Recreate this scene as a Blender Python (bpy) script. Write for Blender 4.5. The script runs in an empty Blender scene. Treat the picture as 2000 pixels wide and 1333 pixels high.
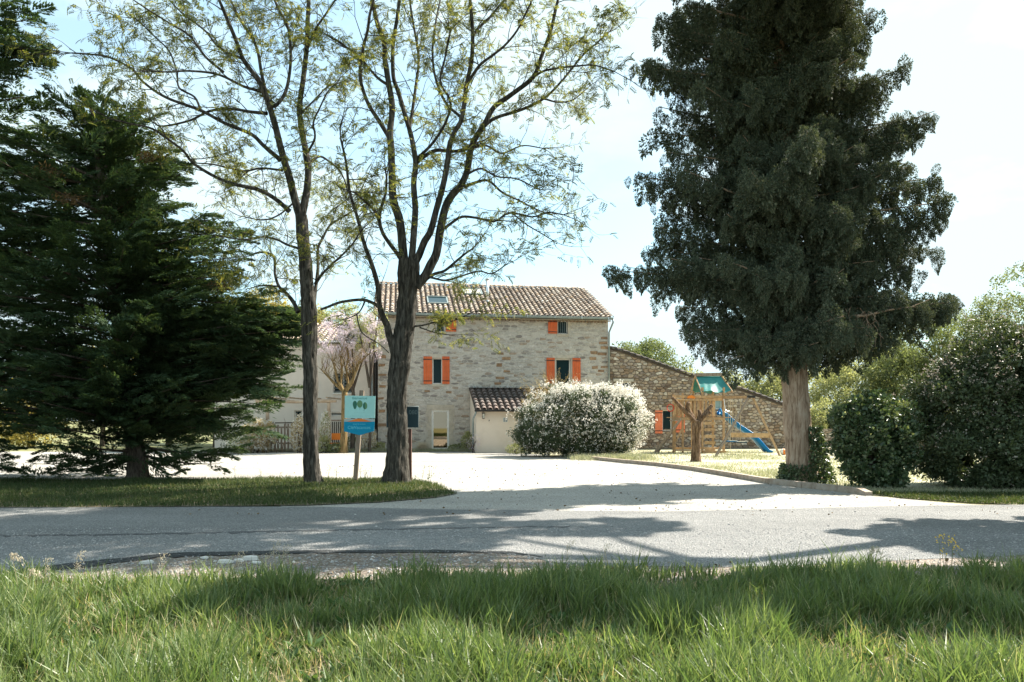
import bpy, math, random
import numpy as np
from mathutils import Vector, Matrix, noise

random.seed(7)
rng = np.random.default_rng(7)
S = bpy.context.scene
R = math.radians

# ---------------------------------------------------------------- camera, sky, sun, exposure
F, CX, HY, H = 1400.0, 1000.0, 821.0, 1.6      # focal length in photo pixels, centre column, horizon row, eye height
cam_d = bpy.data.cameras.new('camera'); cam = bpy.data.objects.new('camera', cam_d)
S.collection.objects.link(cam); S.camera = cam
cam.location = (0, 0, H); cam.rotation_euler = (R(90), 0, 0)
cam_d.sensor_width = 36; cam_d.lens = 36 * F / 2000
cam_d.shift_y = (HY - 666.5) / 2000
cam_d.clip_start = 0.1; cam_d.clip_end = 3000

SUN_AZ, SUN_EL = 28.0, 46.0                      # to the right and behind the house, degrees
sd = Vector((math.cos(R(SUN_AZ)) * math.cos(R(SUN_EL)), math.sin(R(SUN_AZ)) * math.cos(R(SUN_EL)), math.sin(R(SUN_EL))))
w = bpy.data.worlds.new('World'); S.world = w; w.use_nodes = True
nt = w.node_tree; nt.nodes.clear()
def wn(t, **k):
    n = nt.nodes.new(t)
    for a, b in k.items(): setattr(n, a, b)
    return n
sky = wn('ShaderNodeTexSky', sky_type='NISHITA', sun_disc=False)
sky.sun_elevation = R(SUN_EL); sky.sun_rotation = R(90 - SUN_AZ)
sky.air_density = 1.0; sky.dust_density = 1.5; sky.ozone_density = 1.0
tc = wn('ShaderNodeTexCoord'); mp = wn('ShaderNodeMapping'); mp.inputs['Scale'].default_value = (1, 1, 2.2)
mp.inputs['Location'].default_value = (0.35, 0.1, 0.0)
no = wn('ShaderNodeTexNoise'); no.inputs['Scale'].default_value = 2.6; no.inputs['Detail'].default_value = 8; no.inputs['Roughness'].default_value = 0.55
rp = wn('ShaderNodeValToRGB'); rp.color_ramp.elements[0].position = 0.44; rp.color_ramp.elements[1].position = 0.56
rp.color_ramp.elements[0].color = (0.42, 0.42, 0.42, 1)
mx = wn('ShaderNodeMixRGB'); mx.inputs[2].default_value = (3.55, 4.38, 4.62, 1)
tint = wn('ShaderNodeMixRGB', blend_type='MULTIPLY'); tint.inputs[0].default_value = 1; tint.inputs[2].default_value = (1.0, 1.32, 1.22, 1)
bg = wn('ShaderNodeBackground'); bg.inputs['Strength'].default_value = 0.086
out = wn('ShaderNodeOutputWorld')
L = nt.links.new
L(tc.outputs['Generated'], mp.inputs[0]); L(mp.outputs[0], no.inputs['Vector']); L(no.outputs['Fac'], rp.inputs[0])
L(rp.outputs[0], mx.inputs[0]); L(sky.outputs[0], tint.inputs[1]); L(tint.outputs[0], mx.inputs[1]); L(mx.outputs[0], bg.inputs[0]); L(bg.outputs[0], out.inputs[0])

sl = bpy.data.lights.new('sun', 'SUN'); so = bpy.data.objects.new('sun', sl); S.collection.objects.link(so)
sl.energy = 5.0; sl.angle = R(0.55); sl.color = (1.0, 0.93, 0.82)
so.rotation_euler = sd.to_track_quat('Z', 'Y').to_euler(); so.location = (30, 20, 40)
S.view_settings.view_transform = 'Standard'; S.view_settings.look = 'None'
S.view_settings.exposure = 1.66; S.view_settings.gamma = 1; S.view_settings.use_curve_mapping = False
S.cycles.max_bounces = 8; S.cycles.transparent_max_bounces = 8; S.cycles.diffuse_bounces = 4
S.cycles.transmission_bounces = 4; S.cycles.glossy_bounces = 3
S.cycles.caustics_reflective = False; S.cycles.caustics_refractive = False

# ---------------------------------------------------------------- helpers
def P(x, y, d):                                   # photo pixel + distance -> world point
    return Vector(((x - CX) / F * d, d, H - (y - HY) / F * d))
def G(x, y):                                      # photo pixel of a ground point -> world x, y
    d = F * H / (y - HY)
    return ((x - CX) / F * d, d)

COL = S.collection
def link(o, parent=None):
    COL.objects.link(o)
    if parent is not None: o.parent = parent
    return o
def tag(o, label=None, cat=None, group=None, kind=None):
    if label: o['label'] = label
    if cat: o['category'] = cat
    if group: o['group'] = group
    if kind: o['kind'] = kind
    return o
def empty(name, loc=(0, 0, 0), rz=0, label=None, cat=None, group=None, parent=None):
    o = bpy.data.objects.new(name, None); link(o, parent)
    o.location = loc; o.rotation_euler = (0, 0, rz); o.empty_display_size = 0.2
    return tag(o, label, cat, group)

def mesh_data(name, V, faces, mat=None, smooth=False):
    """V (n,3); faces: list of int arrays (m,k), k may differ between arrays"""
    V = np.asarray(V, dtype=np.float32)
    me = bpy.data.meshes.new(name)
    me.vertices.add(len(V)); me.vertices.foreach_set('co', V.ravel())
    faces = [np.asarray(f, dtype=np.int32) for f in faces if len(f)]
    loops = np.concatenate([f.ravel() for f in faces])
    sizes = np.concatenate([np.full(len(f), f.shape[1], dtype=np.int32) for f in faces])
    starts = np.concatenate([[0], np.cumsum(sizes)[:-1]]).astype(np.int32)
    me.loops.add(len(loops)); me.loops.foreach_set('vertex_index', loops)
    me.polygons.add(len(sizes)); me.polygons.foreach_set('loop_start', starts)
    me.polygons.foreach_set('use_smooth', np.full(len(sizes), bool(smooth)))
    me.update(calc_edges=True)
    if mat: me.materials.append(mat)
    return me
def mobj(name, V, faces, mat=None, parent=None, smooth=False):
    return link(bpy.data.objects.new(name, mesh_data(name, V, faces, mat, smooth)), parent)

class MB:
    """collects shapes into one mesh"""
    def __init__(s): s.V = []; s.F = {}
    def add(s, V, faces):
        b = len(s.V); s.V.extend([tuple(v) for v in V])
        for f in faces: s.F.setdefault(len(f), []).append([i + b for i in f])
        return s
    def box(s, x0, y0, z0, x1, y1, z1):
        return s.add([(x0,y0,z0),(x1,y0,z0),(x1,y1,z0),(x0,y1,z0),(x0,y0,z1),(x1,y0,z1),(x1,y1,z1),(x0,y1,z1)],
              [(0,3,2,1),(4,5,6,7),(0,1,5,4),(1,2,6,5),(2,3,7,6),(3,0,4,7)])
    def beam(s, p, q, wd, ht, up=(0, 0, 1)):
        p, q = Vector(p), Vector(q); d = (q - p).normalized(); u = Vector(up)
        if abs(d.dot(u)) > .98: u = Vector((0, 1, 0))
        a = d.cross(u).normalized() * wd / 2; b = a.cross(d).normalized() * ht / 2
        c = [p-a-b, p+a-b, p+a+b, p-a+b, q-a-b, q+a-b, q+a+b, q-a+b]
        return s.add(c, [(0,1,2,3),(7,6,5,4),(0,4,5,1),(1,5,6,2),(2,6,7,3),(3,7,4,0)])
    def tube(s, pts, rad, n=6, cap=True):
        pts = [Vector(p) for p in pts]
        if not hasattr(rad, '__len__'): rad = [rad] * len(pts)
        b = len(s.V); a = None
        for i, p in enumerate(pts):
            d = (pts[min(i + 1, len(pts) - 1)] - pts[max(i - 1, 0)])
            d = d.normalized() if d.length > 1e-9 else Vector((0, 0, 1))
            if a is None:
                a = d.cross(Vector((0.31, 0.9, 0.1)));
                if a.length < .1: a = d.cross(Vector((1, 0, 0)))
            a = (a - d * a.dot(d)).normalized(); c = d.cross(a)
            for k in range(n):
                t = 2 * math.pi * k / n
                s.V.append(tuple(p + (a * math.cos(t) + c * math.sin(t)) * rad[i]))
        q = s.F.setdefault(4, [])
        for i in range(len(pts) - 1):
            for k in range(n):
                k2 = (k + 1) % n
                q.append([b + i*n + k, b + i*n + k2, b + (i+1)*n + k2, b + (i+1)*n + k])
        if cap:
            s.F.setdefault(n, []).append([b + k for k in range(n)][::-1])
            e = b + (len(pts) - 1) * n; s.F.setdefault(n, []).append([e + k for k in range(n)])
        return s
    def build(s, name, mat=None, parent=None, smooth=False):
        return mobj(name, s.V, list(s.F.values()), mat, parent, smooth)

def scatter_template(tv, tf, M, T):
    """N copies of a template: tv (m,3), tf list of (k,a) arrays, M (N,3,3) columns = local axes, T (N,3)"""
    N = len(T); m = len(tv)
    V = np.einsum('nij,mj->nmi', M, tv) + T[:, None, :]
    base = (np.arange(N) * m)[:, None, None]
    return V.reshape(-1, 3), [(f[None] + base).reshape(-1, f.shape[1]) for f in tf]

def unit(v): return v / np.maximum(np.linalg.norm(v, axis=-1, keepdims=True), 1e-9)
def frames(d, n_hint, size_w, size_l, size_n=None):
    """columns: width axis, length axis (d), normal"""
    d = unit(d); a = unit(np.cross(d, n_hint)); n = np.cross(a, d)
    if size_n is None: size_n = size_w
    return np.stack([a * np.reshape(size_w, (-1, 1)), d * np.reshape(size_l, (-1, 1)), n * np.reshape(size_n, (-1, 1))], axis=-1)

LEAF_V = np.array([(0,0,0),(.5,.45,.08),(0,1,-.12),(-.5,.45,.08)], dtype=float)
LEAF_F = [np.array([(0,1,2,3)])]
def leaves(points, dirs, wd, ln, jitter=0.6):
    N = len(points)
    d = unit(dirs) + rng.normal(0, jitter, (N, 3)); h = rng.normal(0, 1, (N, 3))
    sc = rng.uniform(.7, 1.25, N)
    return scatter_template(LEAF_V, LEAF_F, frames(d, h, wd * sc, ln * sc), points)

# ---------------------------------------------------------------- materials
MATS = {}
def new_mat(name):
    m = bpy.data.materials.new(name); m.use_nodes = True; m.node_tree.nodes.clear(); MATS[name] = m
    nt = m.node_tree
    def N(t, **k):
        n = nt.nodes.new(t)
        for a, b in k.items(): setattr(n, a, b)
        return n
    o = N('ShaderNodeOutputMaterial')
    return m, nt, N, nt.links.new, o
def ramp(N, cols, pos=None):
    r = N('ShaderNodeValToRGB'); cr = r.color_ramp
    n = len(cols)
    pos = pos or [i / (n - 1) for i in range(n)]
    while len(cr.elements) < n: cr.elements.new(0.5)
    for e, c, p in zip(cr.elements, cols, pos): e.position = p; e.color = (*c, 1)
    return r
def surf(name, cols, scale=4, rough=.85, bump=0.0, bscale=None, stretch=(1,1,1), detail=6, pos=None, metal=0, spec=.3, coord='Object', fine=0.0):
    m, nt, N, L, o = new_mat(name)
    t = N('ShaderNodeTexCoord'); mp = N('ShaderNodeMapping'); mp.inputs['Scale'].default_value = stretch
    L(t.outputs[coord], mp.inputs[0])
    nz = N('ShaderNodeTexNoise'); nz.inputs['Scale'].default_value = scale; nz.inputs['Detail'].default_value = detail; nz.inputs['Roughness'].default_value = .62
    L(mp.outputs[0], nz.inputs['Vector'])
    if not pos:
        n = len(cols); pos = [0.3 + .4 * i / (n - 1) for i in range(n)]
    r = ramp(N, cols, pos); L(nz.outputs['Fac'], r.inputs[0])
    b = N('ShaderNodeBsdfPrincipled'); b.inputs['Roughness'].default_value = rough; b.inputs['Metallic'].default_value = metal
    b.inputs['Specular IOR Level'].default_value = spec
    colour = r.outputs[0]
    if fine:
        n3 = N('ShaderNodeTexNoise'); n3.inputs['Scale'].default_value = (bscale or scale * 4); n3.inputs['Detail'].default_value = 3
        L(mp.outputs[0], n3.inputs['Vector'])
        mr = N('ShaderNodeMapRange'); mr.inputs[1].default_value = .3; mr.inputs[2].default_value = .7; mr.inputs[3].default_value = 1 - fine; mr.inputs[4].default_value = 1 + fine
        L(n3.outputs['Fac'], mr.inputs[0])
        mu = N('ShaderNodeMixRGB', blend_type='MULTIPLY'); mu.inputs[0].default_value = 1
        L(colour, mu.inputs[1]); L(mr.outputs[0], mu.inputs[2]); colour = mu.outputs[0]
    L(colour, b.inputs['Base Color'])
    if bump:
        n2 = N('ShaderNodeTexNoise'); n2.inputs['Scale'].default_value = bscale or scale * 4; n2.inputs['Detail'].default_value = 5
        L(mp.outputs[0], n2.inputs['Vector'])
        bp = N('ShaderNodeBump'); bp.inputs['Strength'].default_value = 1; bp.inputs['Distance'].default_value = bump
        L(n2.outputs['Fac'], bp.inputs['Height']); L(bp.outputs[0], b.inputs['Normal'])
    L(b.outputs[0], o.inputs[0]); return m
def piece(name, cols, pos=None, rough=.9, nscale=9, namt=.22, bump=.006, bscale=40, translucent=0, spec=.2, ttint=(1.6, 1.5, .7)):
    """colour picked at random for each loose piece or each object, then mottled"""
    m, nt, N, L, o = new_mat(name)
    g = N('ShaderNodeNewGeometry'); oi = N('ShaderNodeObjectInfo')
    ad = N('ShaderNodeMath', operation='ADD'); L(g.outputs['Random Per Island'], ad.inputs[0]); L(oi.outputs['Random'], ad.inputs[1])
    fr = N('ShaderNodeMath', operation='FRACT'); L(ad.outputs[0], fr.inputs[0])
    r = ramp(N, cols, pos); L(fr.outputs[0], r.inputs[0]); c = r.outputs[0]
    b = N('ShaderNodeBsdfPrincipled'); b.inputs['Roughness'].default_value = rough; b.inputs['Specular IOR Level'].default_value = spec
    if namt:
        t = N('ShaderNodeTexCoord'); nz = N('ShaderNodeTexNoise'); nz.inputs['Scale'].default_value = nscale; nz.inputs['Detail'].default_value = 5
        L(t.outputs['Object'], nz.inputs['Vector'])
        mr = N('ShaderNodeMapRange'); mr.inputs[1].default_value = .3; mr.inputs[2].default_value = .7; mr.inputs[3].default_value = 1 - namt; mr.inputs[4].default_value = 1 + namt
        L(nz.outputs['Fac'], mr.inputs[0]); mu = N('ShaderNodeMixRGB', blend_type='MULTIPLY'); mu.inputs[0].default_value = 1
        L(c, mu.inputs[1]); L(mr.outputs[0], mu.inputs[2]); c = mu.outputs[0]
        if bump:
            n2 = N('ShaderNodeTexNoise'); n2.inputs['Scale'].default_value = bscale; n2.inputs['Detail'].default_value = 4
            L(t.outputs['Object'], n2.inputs['Vector'])
            bp = N('ShaderNodeBump'); bp.inputs['Strength'].default_value = 1; bp.inputs['Distance'].default_value = bump
            L(n2.outputs['Fac'], bp.inputs['Height']); L(bp.outputs[0], b.inputs['Normal'])
    L(c, b.inputs['Base Color'])
    if translucent:
        tr = N('ShaderNodeBsdfTranslucent'); ms = N('ShaderNodeMixShader'); ms.inputs[0].default_value = translucent
        tn = N('ShaderNodeMixRGB', blend_type='MULTIPLY'); tn.inputs[0].default_value = 1; tn.inputs[2].default_value = (*ttint, 1)
        L(c, tn.inputs[1]); L(tn.outputs[0], tr.inputs[0])
        L(b.outputs[0], ms.inputs[1]); L(tr.outputs[0], ms.inputs[2]); L(ms.outputs[0], o.inputs[0])
    else: L(b.outputs[0], o.inputs[0])
    return m

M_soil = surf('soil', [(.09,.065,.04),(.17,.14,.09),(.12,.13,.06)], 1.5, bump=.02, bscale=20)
M_meadow = surf('meadow', [(.10,.12,.045),(.17,.17,.07),(.24,.21,.12)], .35, bump=.03, bscale=6)
M_lawn = surf('lawn_soil', [(.30,.28,.18),(.40,.37,.26),(.22,.24,.12)], 1.2, bump=.02, bscale=25)
M_wood = surf('post_wood', [(.16,.11,.07),(.26,.2,.15),(.33,.28,.23)], 5, bump=.004, bscale=30, stretch=(6,6,.6))
M_pine = piece('pine_plank', [(.42,.27,.14),(.52,.34,.19),(.38,.24,.13),(.46,.32,.20)], nscale=6, namt=.25, bump=.002)
M_white_fr = surf('frame_white', [(.72,.70,.65),(.80,.78,.72)], 3, .5)
M_zinc = surf('zinc', [(.20,.25,.25),(.30,.34,.33)], 4, .5, metal=.3)
M_zinc_br = surf('bright_steel', [(.6,.62,.62),(.7,.72,.72)], 4, .3, metal=.8)
M_shutter = piece('shutter_paint', [(.60,.125,.04),(.66,.145,.05),(.56,.115,.04)], rough=.6, nscale=5, namt=.12, bump=.001)
M_shutter_old = piece('faded_shutter_paint', [(.70,.19,.09),(.74,.22,.11)], rough=.7, nscale=5, namt=.12, bump=.001)
M_iron = surf('black_iron', [(.02,.02,.02),(.035,.035,.035)], 5, .5)
M_rend = surf('cream_render', [(.70,.59,.48),(.76,.65,.54),(.73,.62,.51)], 1.2, .95, bump=.004, bscale=60, fine=.06)
M_rend2 = surf('pale_render', [(.62,.55,.47),(.68,.61,.53)], .9, .95, bump=.003, bscale=50, fine=.05)
M_mortar = surf('mortar', [(.44,.395,.335),(.50,.455,.395),(.385,.345,.30)], 2.2, .97, bump=.012, bscale=22, fine=.14)
M_mortar2 = surf('annex_mortar', [(.12,.09,.065),(.20,.16,.115),(.15,.11,.08)], 2.2, .97, bump=.015, bscale=18, fine=.15)
M_dress = piece('dressed_stone', [(.44,.38,.30),(.50,.44,.36),(.47,.42,.34)], nscale=6, namt=.15)
M_stone = piece('facade_stone', [(.43,.395,.345),(.48,.445,.39),(.40,.365,.32),(.46,.42,.37),(.43,.385,.33),(.33,.25,.185),(.41,.375,.33),(.22,.195,.175),(.46,.425,.375),(.52,.48,.43)],
               [0,.14,.28,.42,.56,.63,.66,.80,.83,1], nscale=8, namt=.2, bump=.008)
M_stone2 = piece('annex_stone', [(.38,.29,.20),(.25,.165,.105),(.46,.39,.31),(.34,.24,.16),(.56,.50,.42),(.16,.11,.08),(.30,.25,.21),(.42,.33,.24),(.22,.17,.14),(.50,.42,.32)], nscale=7, namt=.28, bump=.01)
M_quoin = piece('rusty_stone', [(.30,.18,.10),(.25,.16,.10),(.34,.22,.13)], nscale=8, namt=.3, bump=.01)
M_tile = piece('roof_tile', [(.32,.255,.205),(.42,.36,.30),(.25,.19,.145),(.37,.30,.235),(.20,.165,.14),(.46,.41,.35),(.34,.24,.15)], nscale=12, namt=.35, bump=.004)
M_tile_dk = piece('dark_roof_tile', [(.13,.11,.10),(.17,.135,.12),(.10,.092,.086),(.20,.15,.13)], nscale=10, namt=.4, bump=.004)  # darker tones for garage roof tiles and barn verge
M_channel = surf('channel_tile', [(.05,.038,.03),(.10,.075,.06)], 5, .95, bump=.01)
M_glass, nt_, N_, L_, o_ = new_mat('window_glass')
b_ = N_('ShaderNodeBsdfPrincipled'); b_.inputs['Base Color'].default_value = (.012,.03,.035,1); b_.inputs['Roughness'].default_value = .1; b_.inputs['Specular IOR Level'].default_value = .12
L_(b_.outputs[0], o_.inputs[0])
M_doorglass, nt_, N_, L_, o_ = new_mat('mirror_glass')
b_ = N_('ShaderNodeBsdfPrincipled'); b_.inputs['Base Color'].default_value = (.26,.21,.155,1); b_.inputs['Roughness'].default_value = .02; b_.inputs['Metallic'].default_value = 1.0
L_(b_.outputs[0], o_.inputs[0])
def plain(name, c, rough=.7, metal=0):
    return surf(name, [tuple(v * .93 for v in c), c], 6, rough, metal=metal)

# bark: furrows that run up the trunk
def bark(name, c1, c2, c3, scale=3.0, depth=.03):
    m, nt, N, L, o = new_mat(name)
    t = N('ShaderNodeTexCoord'); mp = N('ShaderNodeMapping'); mp.inputs['Scale'].default_value = (6, 6, .9); L(t.outputs['Object'], mp.inputs[0])
    nz = N('ShaderNodeTexNoise'); nz.inputs['Scale'].default_value = scale; nz.inputs['Detail'].default_value = 7; nz.inputs['Roughness'].default_value = .65; nz.inputs['Distortion'].default_value = .6
    L(mp.outputs[0], nz.inputs['Vector'])
    r = ramp(N, [c1, c2, c3], [.36, .5, .66]); L(nz.outputs['Fac'], r.inputs[0])
    b = N('ShaderNodeBsdfPrincipled'); b.inputs['Roughness'].default_value = .95; b.inputs['Specular IOR Level'].default_value = .15
    L(r.outputs[0], b.inputs['Base Color'])
    bp = N('ShaderNodeBump'); bp.inputs['Distance'].default_value = depth; L(nz.outputs['Fac'], bp.inputs['Height']); L(bp.outputs[0], b.inputs['Normal'])
    L(b.outputs[0], o.inputs[0]); return m
M_bark = bark('furrowed_bark', (.016,.014,.012), (.05,.046,.038), (.115,.105,.09))
M_bark_con = bark('conifer_bark', (.16,.10,.065), (.33,.24,.17), (.44,.35,.27), 2.4, .02)
M_bark_dk = bark('dark_bark', (.04,.03,.025), (.09,.07,.055), (.14,.12,.09))
M_bark_lichen = bark('lichen_bark', (.08,.055,.025), (.20,.135,.06), (.34,.25,.12))
M_bark_stub = bark('warm_bark', (.05,.03,.02), (.15,.095,.06), (.28,.19,.13))

M_rob_leaf = piece('robinia_leaf', [(.07,.095,.04),(.11,.13,.045),(.06,.08,.038),(.26,.24,.07),(.08,.10,.045),(.17,.18,.055)], namt=0, rough=.6, translucent=.5)  # golden tones stand in for leaves with sun shining through
M_weed = piece('weed_leaf', [(.05,.10,.035),(.08,.14,.05),(.06,.11,.045)], namt=0, rough=.45, translucent=.3)
M_litter = piece('leaf_litter', [(.16,.11,.06),(.10,.07,.04),(.22,.16,.09)], namt=0)
M_con_leaf = piece('cypress_sprig', [(.055,.078,.048),(.078,.10,.064),(.04,.06,.04),(.15,.165,.115),(.068,.085,.058)], namt=0, rough=.75, translucent=.12)  # palest tone paints the sun-caught highlights on some sprigs
M_ley_leaf = piece('leyland_sprig', [(.035,.068,.035),(.055,.095,.045),(.07,.115,.05),(.04,.075,.042),(.08,.105,.05)], namt=0, rough=.6, translucent=.28)
M_brown_leaf = piece('dead_sprig', [(.11,.07,.04),(.15,.10,.055),(.08,.06,.035)], namt=0, rough=.8, translucent=.2)
M_ivy = piece('ivy_leaf', [(.03,.06,.024),(.055,.09,.038),(.04,.07,.03),(.11,.15,.07),(.16,.19,.11)], namt=0, rough=.34, translucent=.2, spec=.5)
M_lite_leaf = piece('spring_leaf', [(.28,.29,.15),(.36,.36,.20),(.21,.24,.12),(.44,.42,.26)], namt=0, rough=.6, translucent=.42, ttint=(1.35,1.35,.8))
M_mid_leaf = piece('broad_leaf', [(.13,.16,.07),(.17,.20,.09),(.10,.125,.055),(.22,.23,.12)], namt=0, rough=.6, translucent=.38, ttint=(1.4,1.4,.8))
M_yel_leaf = piece('yellow_leaf', [(.30,.25,.08),(.36,.30,.11),(.24,.21,.07)], namt=0, rough=.6, translucent=.45)
M_vib_leaf = piece('evergreen_leaf', [(.045,.072,.034),(.075,.105,.048),(.06,.082,.042),(.11,.135,.07)], namt=0, rough=.45, translucent=.18, spec=.4)
M_flower = piece('white_blossom', [(.76,.73,.66),(.82,.80,.74),(.72,.66,.57)], namt=0, rough=.8, translucent=.35, ttint=(1,1,1))
M_flower_dull = piece('fading_blossom', [(.36,.30,.25),(.48,.44,.38),(.30,.22,.18)], namt=0, rough=.8, translucent=.25, ttint=(1,1,1))
M_pink = piece('pink_blossom', [(.70,.58,.63),(.76,.68,.70),(.62,.50,.55)], namt=0, rough=.8, translucent=.4, ttint=(1,1,1))
M_grass = piece('grass_blade', [(.065,.105,.036),(.135,.18,.06),(.09,.14,.052),(.22,.25,.10),(.075,.12,.045),(.18,.215,.085),(.42,.37,.23)], [0,.2,.4,.6,.78,.96,1], namt=0, rough=.42, translucent=.40, spec=.45, ttint=(1.4,1.5,.85))
M_grass_is = piece('short_grass_blade', [(.035,.06,.022),(.055,.085,.03),(.08,.10,.04),(.18,.16,.09)], [0,.5,.88,1], namt=0, rough=.6, translucent=.3)  # darkened blades: tree shade over the island is put into the colour
M_grass_lawn = piece('pale_lawn_blade', [(.25,.27,.16),(.34,.34,.23),(.42,.40,.30),(.19,.23,.12)], namt=0, rough=.7, translucent=.3, ttint=(1.2,1.2,.85))  # pale blade tones for lawn, bed and tuft grass
M_straw = piece('straw', [(.42,.34,.20),(.52,.44,.30),(.32,.24,.14)], namt=0, rough=.8, translucent=.3)
M_seed = piece('pale_seed_head', [(.50,.42,.30),(.60,.54,.42)], namt=0, rough=.8, translucent=.4, ttint=(1,1,1))
M_yflower = piece('yellow_petal', [(.75,.50,.05),(.80,.60,.10)], namt=0, rough=.7, translucent=.3)

# ---------------------------------------------------------------- leaf clumps, instanced in their thousands inside one foliage part
def clump_mesh(name, mat, kind, n, wd, ln, seed):
    g = np.random.default_rng(seed); v = g.normal(0, 1, (n, 3)); v /= np.linalg.norm(v, axis=1, keepdims=True); r = g.uniform(.35, 1, n)[:, None]
    if kind == 'ball': p = v*r; d = v + g.normal(0, .7, (n, 3)) + np.array([0, 0, .15])
    elif kind == 'droop':                              # hanging tuft of a cypress: fat on top, tapering down
        p = v*r**.45; z = p[:, 2].copy(); k = np.where(z < 0, 1 + z*.82, 1.0); p[:, 0] *= k; p[:, 1] *= k; p[:, 2] = np.where(z < 0, z*1.6, z*.8) - .1 + .25*np.sin(p[:, 0]*4+seed)
        d = np.stack([p[:, 0]*.9, p[:, 1]*.9, -.25 + z*.9], 1) + g.normal(0, .32, (n, 3))
    else:                                              # flat feathered spray along +X
        t = g.uniform(-1, 1.1, n); w = g.normal(0, .30, n)*(1.2 - t)*.6; rib = np.round(t*5)/5 + np.abs(w)*.8
        p = np.stack([rib, w, g.normal(0, .05, n) - .28*w*w - .10*t*t], 1); d = np.stack([np.full(n, 1.0), np.sign(w)*g.uniform(.2, 1.0, n), g.normal(0, .18, n)], 1)
    d /= np.linalg.norm(d, axis=1, keepdims=True); sc = g.uniform(.65, 1.3, n)
    V, Fc = scatter_template(LEAF_V, LEAF_F, frames(d, g.normal(0, 1, (n, 3)) if kind != 'spray' else np.array([[0, 0, 1.]]) + g.normal(0, .45, (n, 3)), wd*sc, ln*sc), p)
    return bpy.data.objects.new(name, mesh_data(name, V, Fc, mat))
TPL = {}
def clumps(name, parent, mat, kind, pts, rot, scale, n=90, wd=.12, ln=.2, variants=3):
    """pts (N,3); rot (N,3) euler; scale (N,) or (N,3); wd/ln are relative to a clump of radius 1"""
    key = (mat.name, kind, n, wd, ln)
    if key not in TPL: TPL[key] = [clump_mesh('leaf_clump', mat, kind, n, wd, ln, 11*i+3) for i in range(variants)]
    me = bpy.data.meshes.new(name); pts = np.asarray(pts, np.float32); N = len(pts); me.vertices.add(N); me.vertices.foreach_set('co', pts.ravel())
    scale = np.asarray(scale, np.float32); scale = np.repeat(scale[:, None], 3, 1) if scale.ndim == 1 else scale
    for nm, arr in (('rot', rot), ('scl', scale)):
        at = me.attributes.new(nm, 'FLOAT_VECTOR', 'POINT'); at.data.foreach_set('vector', np.ascontiguousarray(arr, np.float32).ravel())
    at = me.attributes.new('pick', 'INT', 'POINT'); at.data.foreach_set('value', rng.integers(0, variants, N).astype(np.int32))
    me.materials.append(mat); o = link(bpy.data.objects.new(name, me), parent)
    gk = ('ng',) + key
    if gk not in TPL:
        ng = bpy.data.node_groups.new('scatter_clumps', 'GeometryNodeTree'); ng.interface.new_socket('Geometry', in_out='INPUT', socket_type='NodeSocketGeometry'); ng.interface.new_socket('Geometry', in_out='OUTPUT', socket_type='NodeSocketGeometry')
        gi, go = ng.nodes.new('NodeGroupInput'), ng.nodes.new('NodeGroupOutput'); ip = ng.nodes.new('GeometryNodeInstanceOnPoints'); jn = ng.nodes.new('GeometryNodeJoinGeometry')
        for t in TPL[key]:
            oi = ng.nodes.new('GeometryNodeObjectInfo'); oi.inputs['Object'].default_value = t; oi.inputs['As Instance'].default_value = True; ng.links.new(oi.outputs['Geometry'], jn.inputs[0])
        def at_(nm, dt):
            q = ng.nodes.new('GeometryNodeInputNamedAttribute'); q.data_type = dt; q.inputs['Name'].default_value = nm; return q.outputs[0]
        ng.links.new(gi.outputs[0], ip.inputs['Points']); ng.links.new(jn.outputs[0], ip.inputs['Instance']); ip.inputs['Pick Instance'].default_value = True
        ng.links.new(at_('pick', 'INT'), ip.inputs['Instance Index']); ng.links.new(at_('rot', 'FLOAT_VECTOR'), ip.inputs['Rotation']); ng.links.new(at_('scl', 'FLOAT_VECTOR'), ip.inputs['Scale'])
        ng.links.new(ip.outputs[0], go.inputs[0]); TPL[gk] = ng
    md = o.modifiers.new('scatter', 'NODES'); md.node_group = TPL[gk]; o['kind'] = 'stuff'; return o
def rand_rot(n, tilt=.5):
    r = rng.normal(0, tilt, (n, 3)); r[:, 2] = rng.uniform(0, 6.28, n); return r

# ================================================================ THE SETTING
def sheet(name, pts, z, mat, kind='structure', sub=0):
    o = mobj(name, [(x, y, z) for x, y in pts], [np.array([list(range(len(pts)))])], mat)
    o['kind'] = kind; return o
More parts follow.
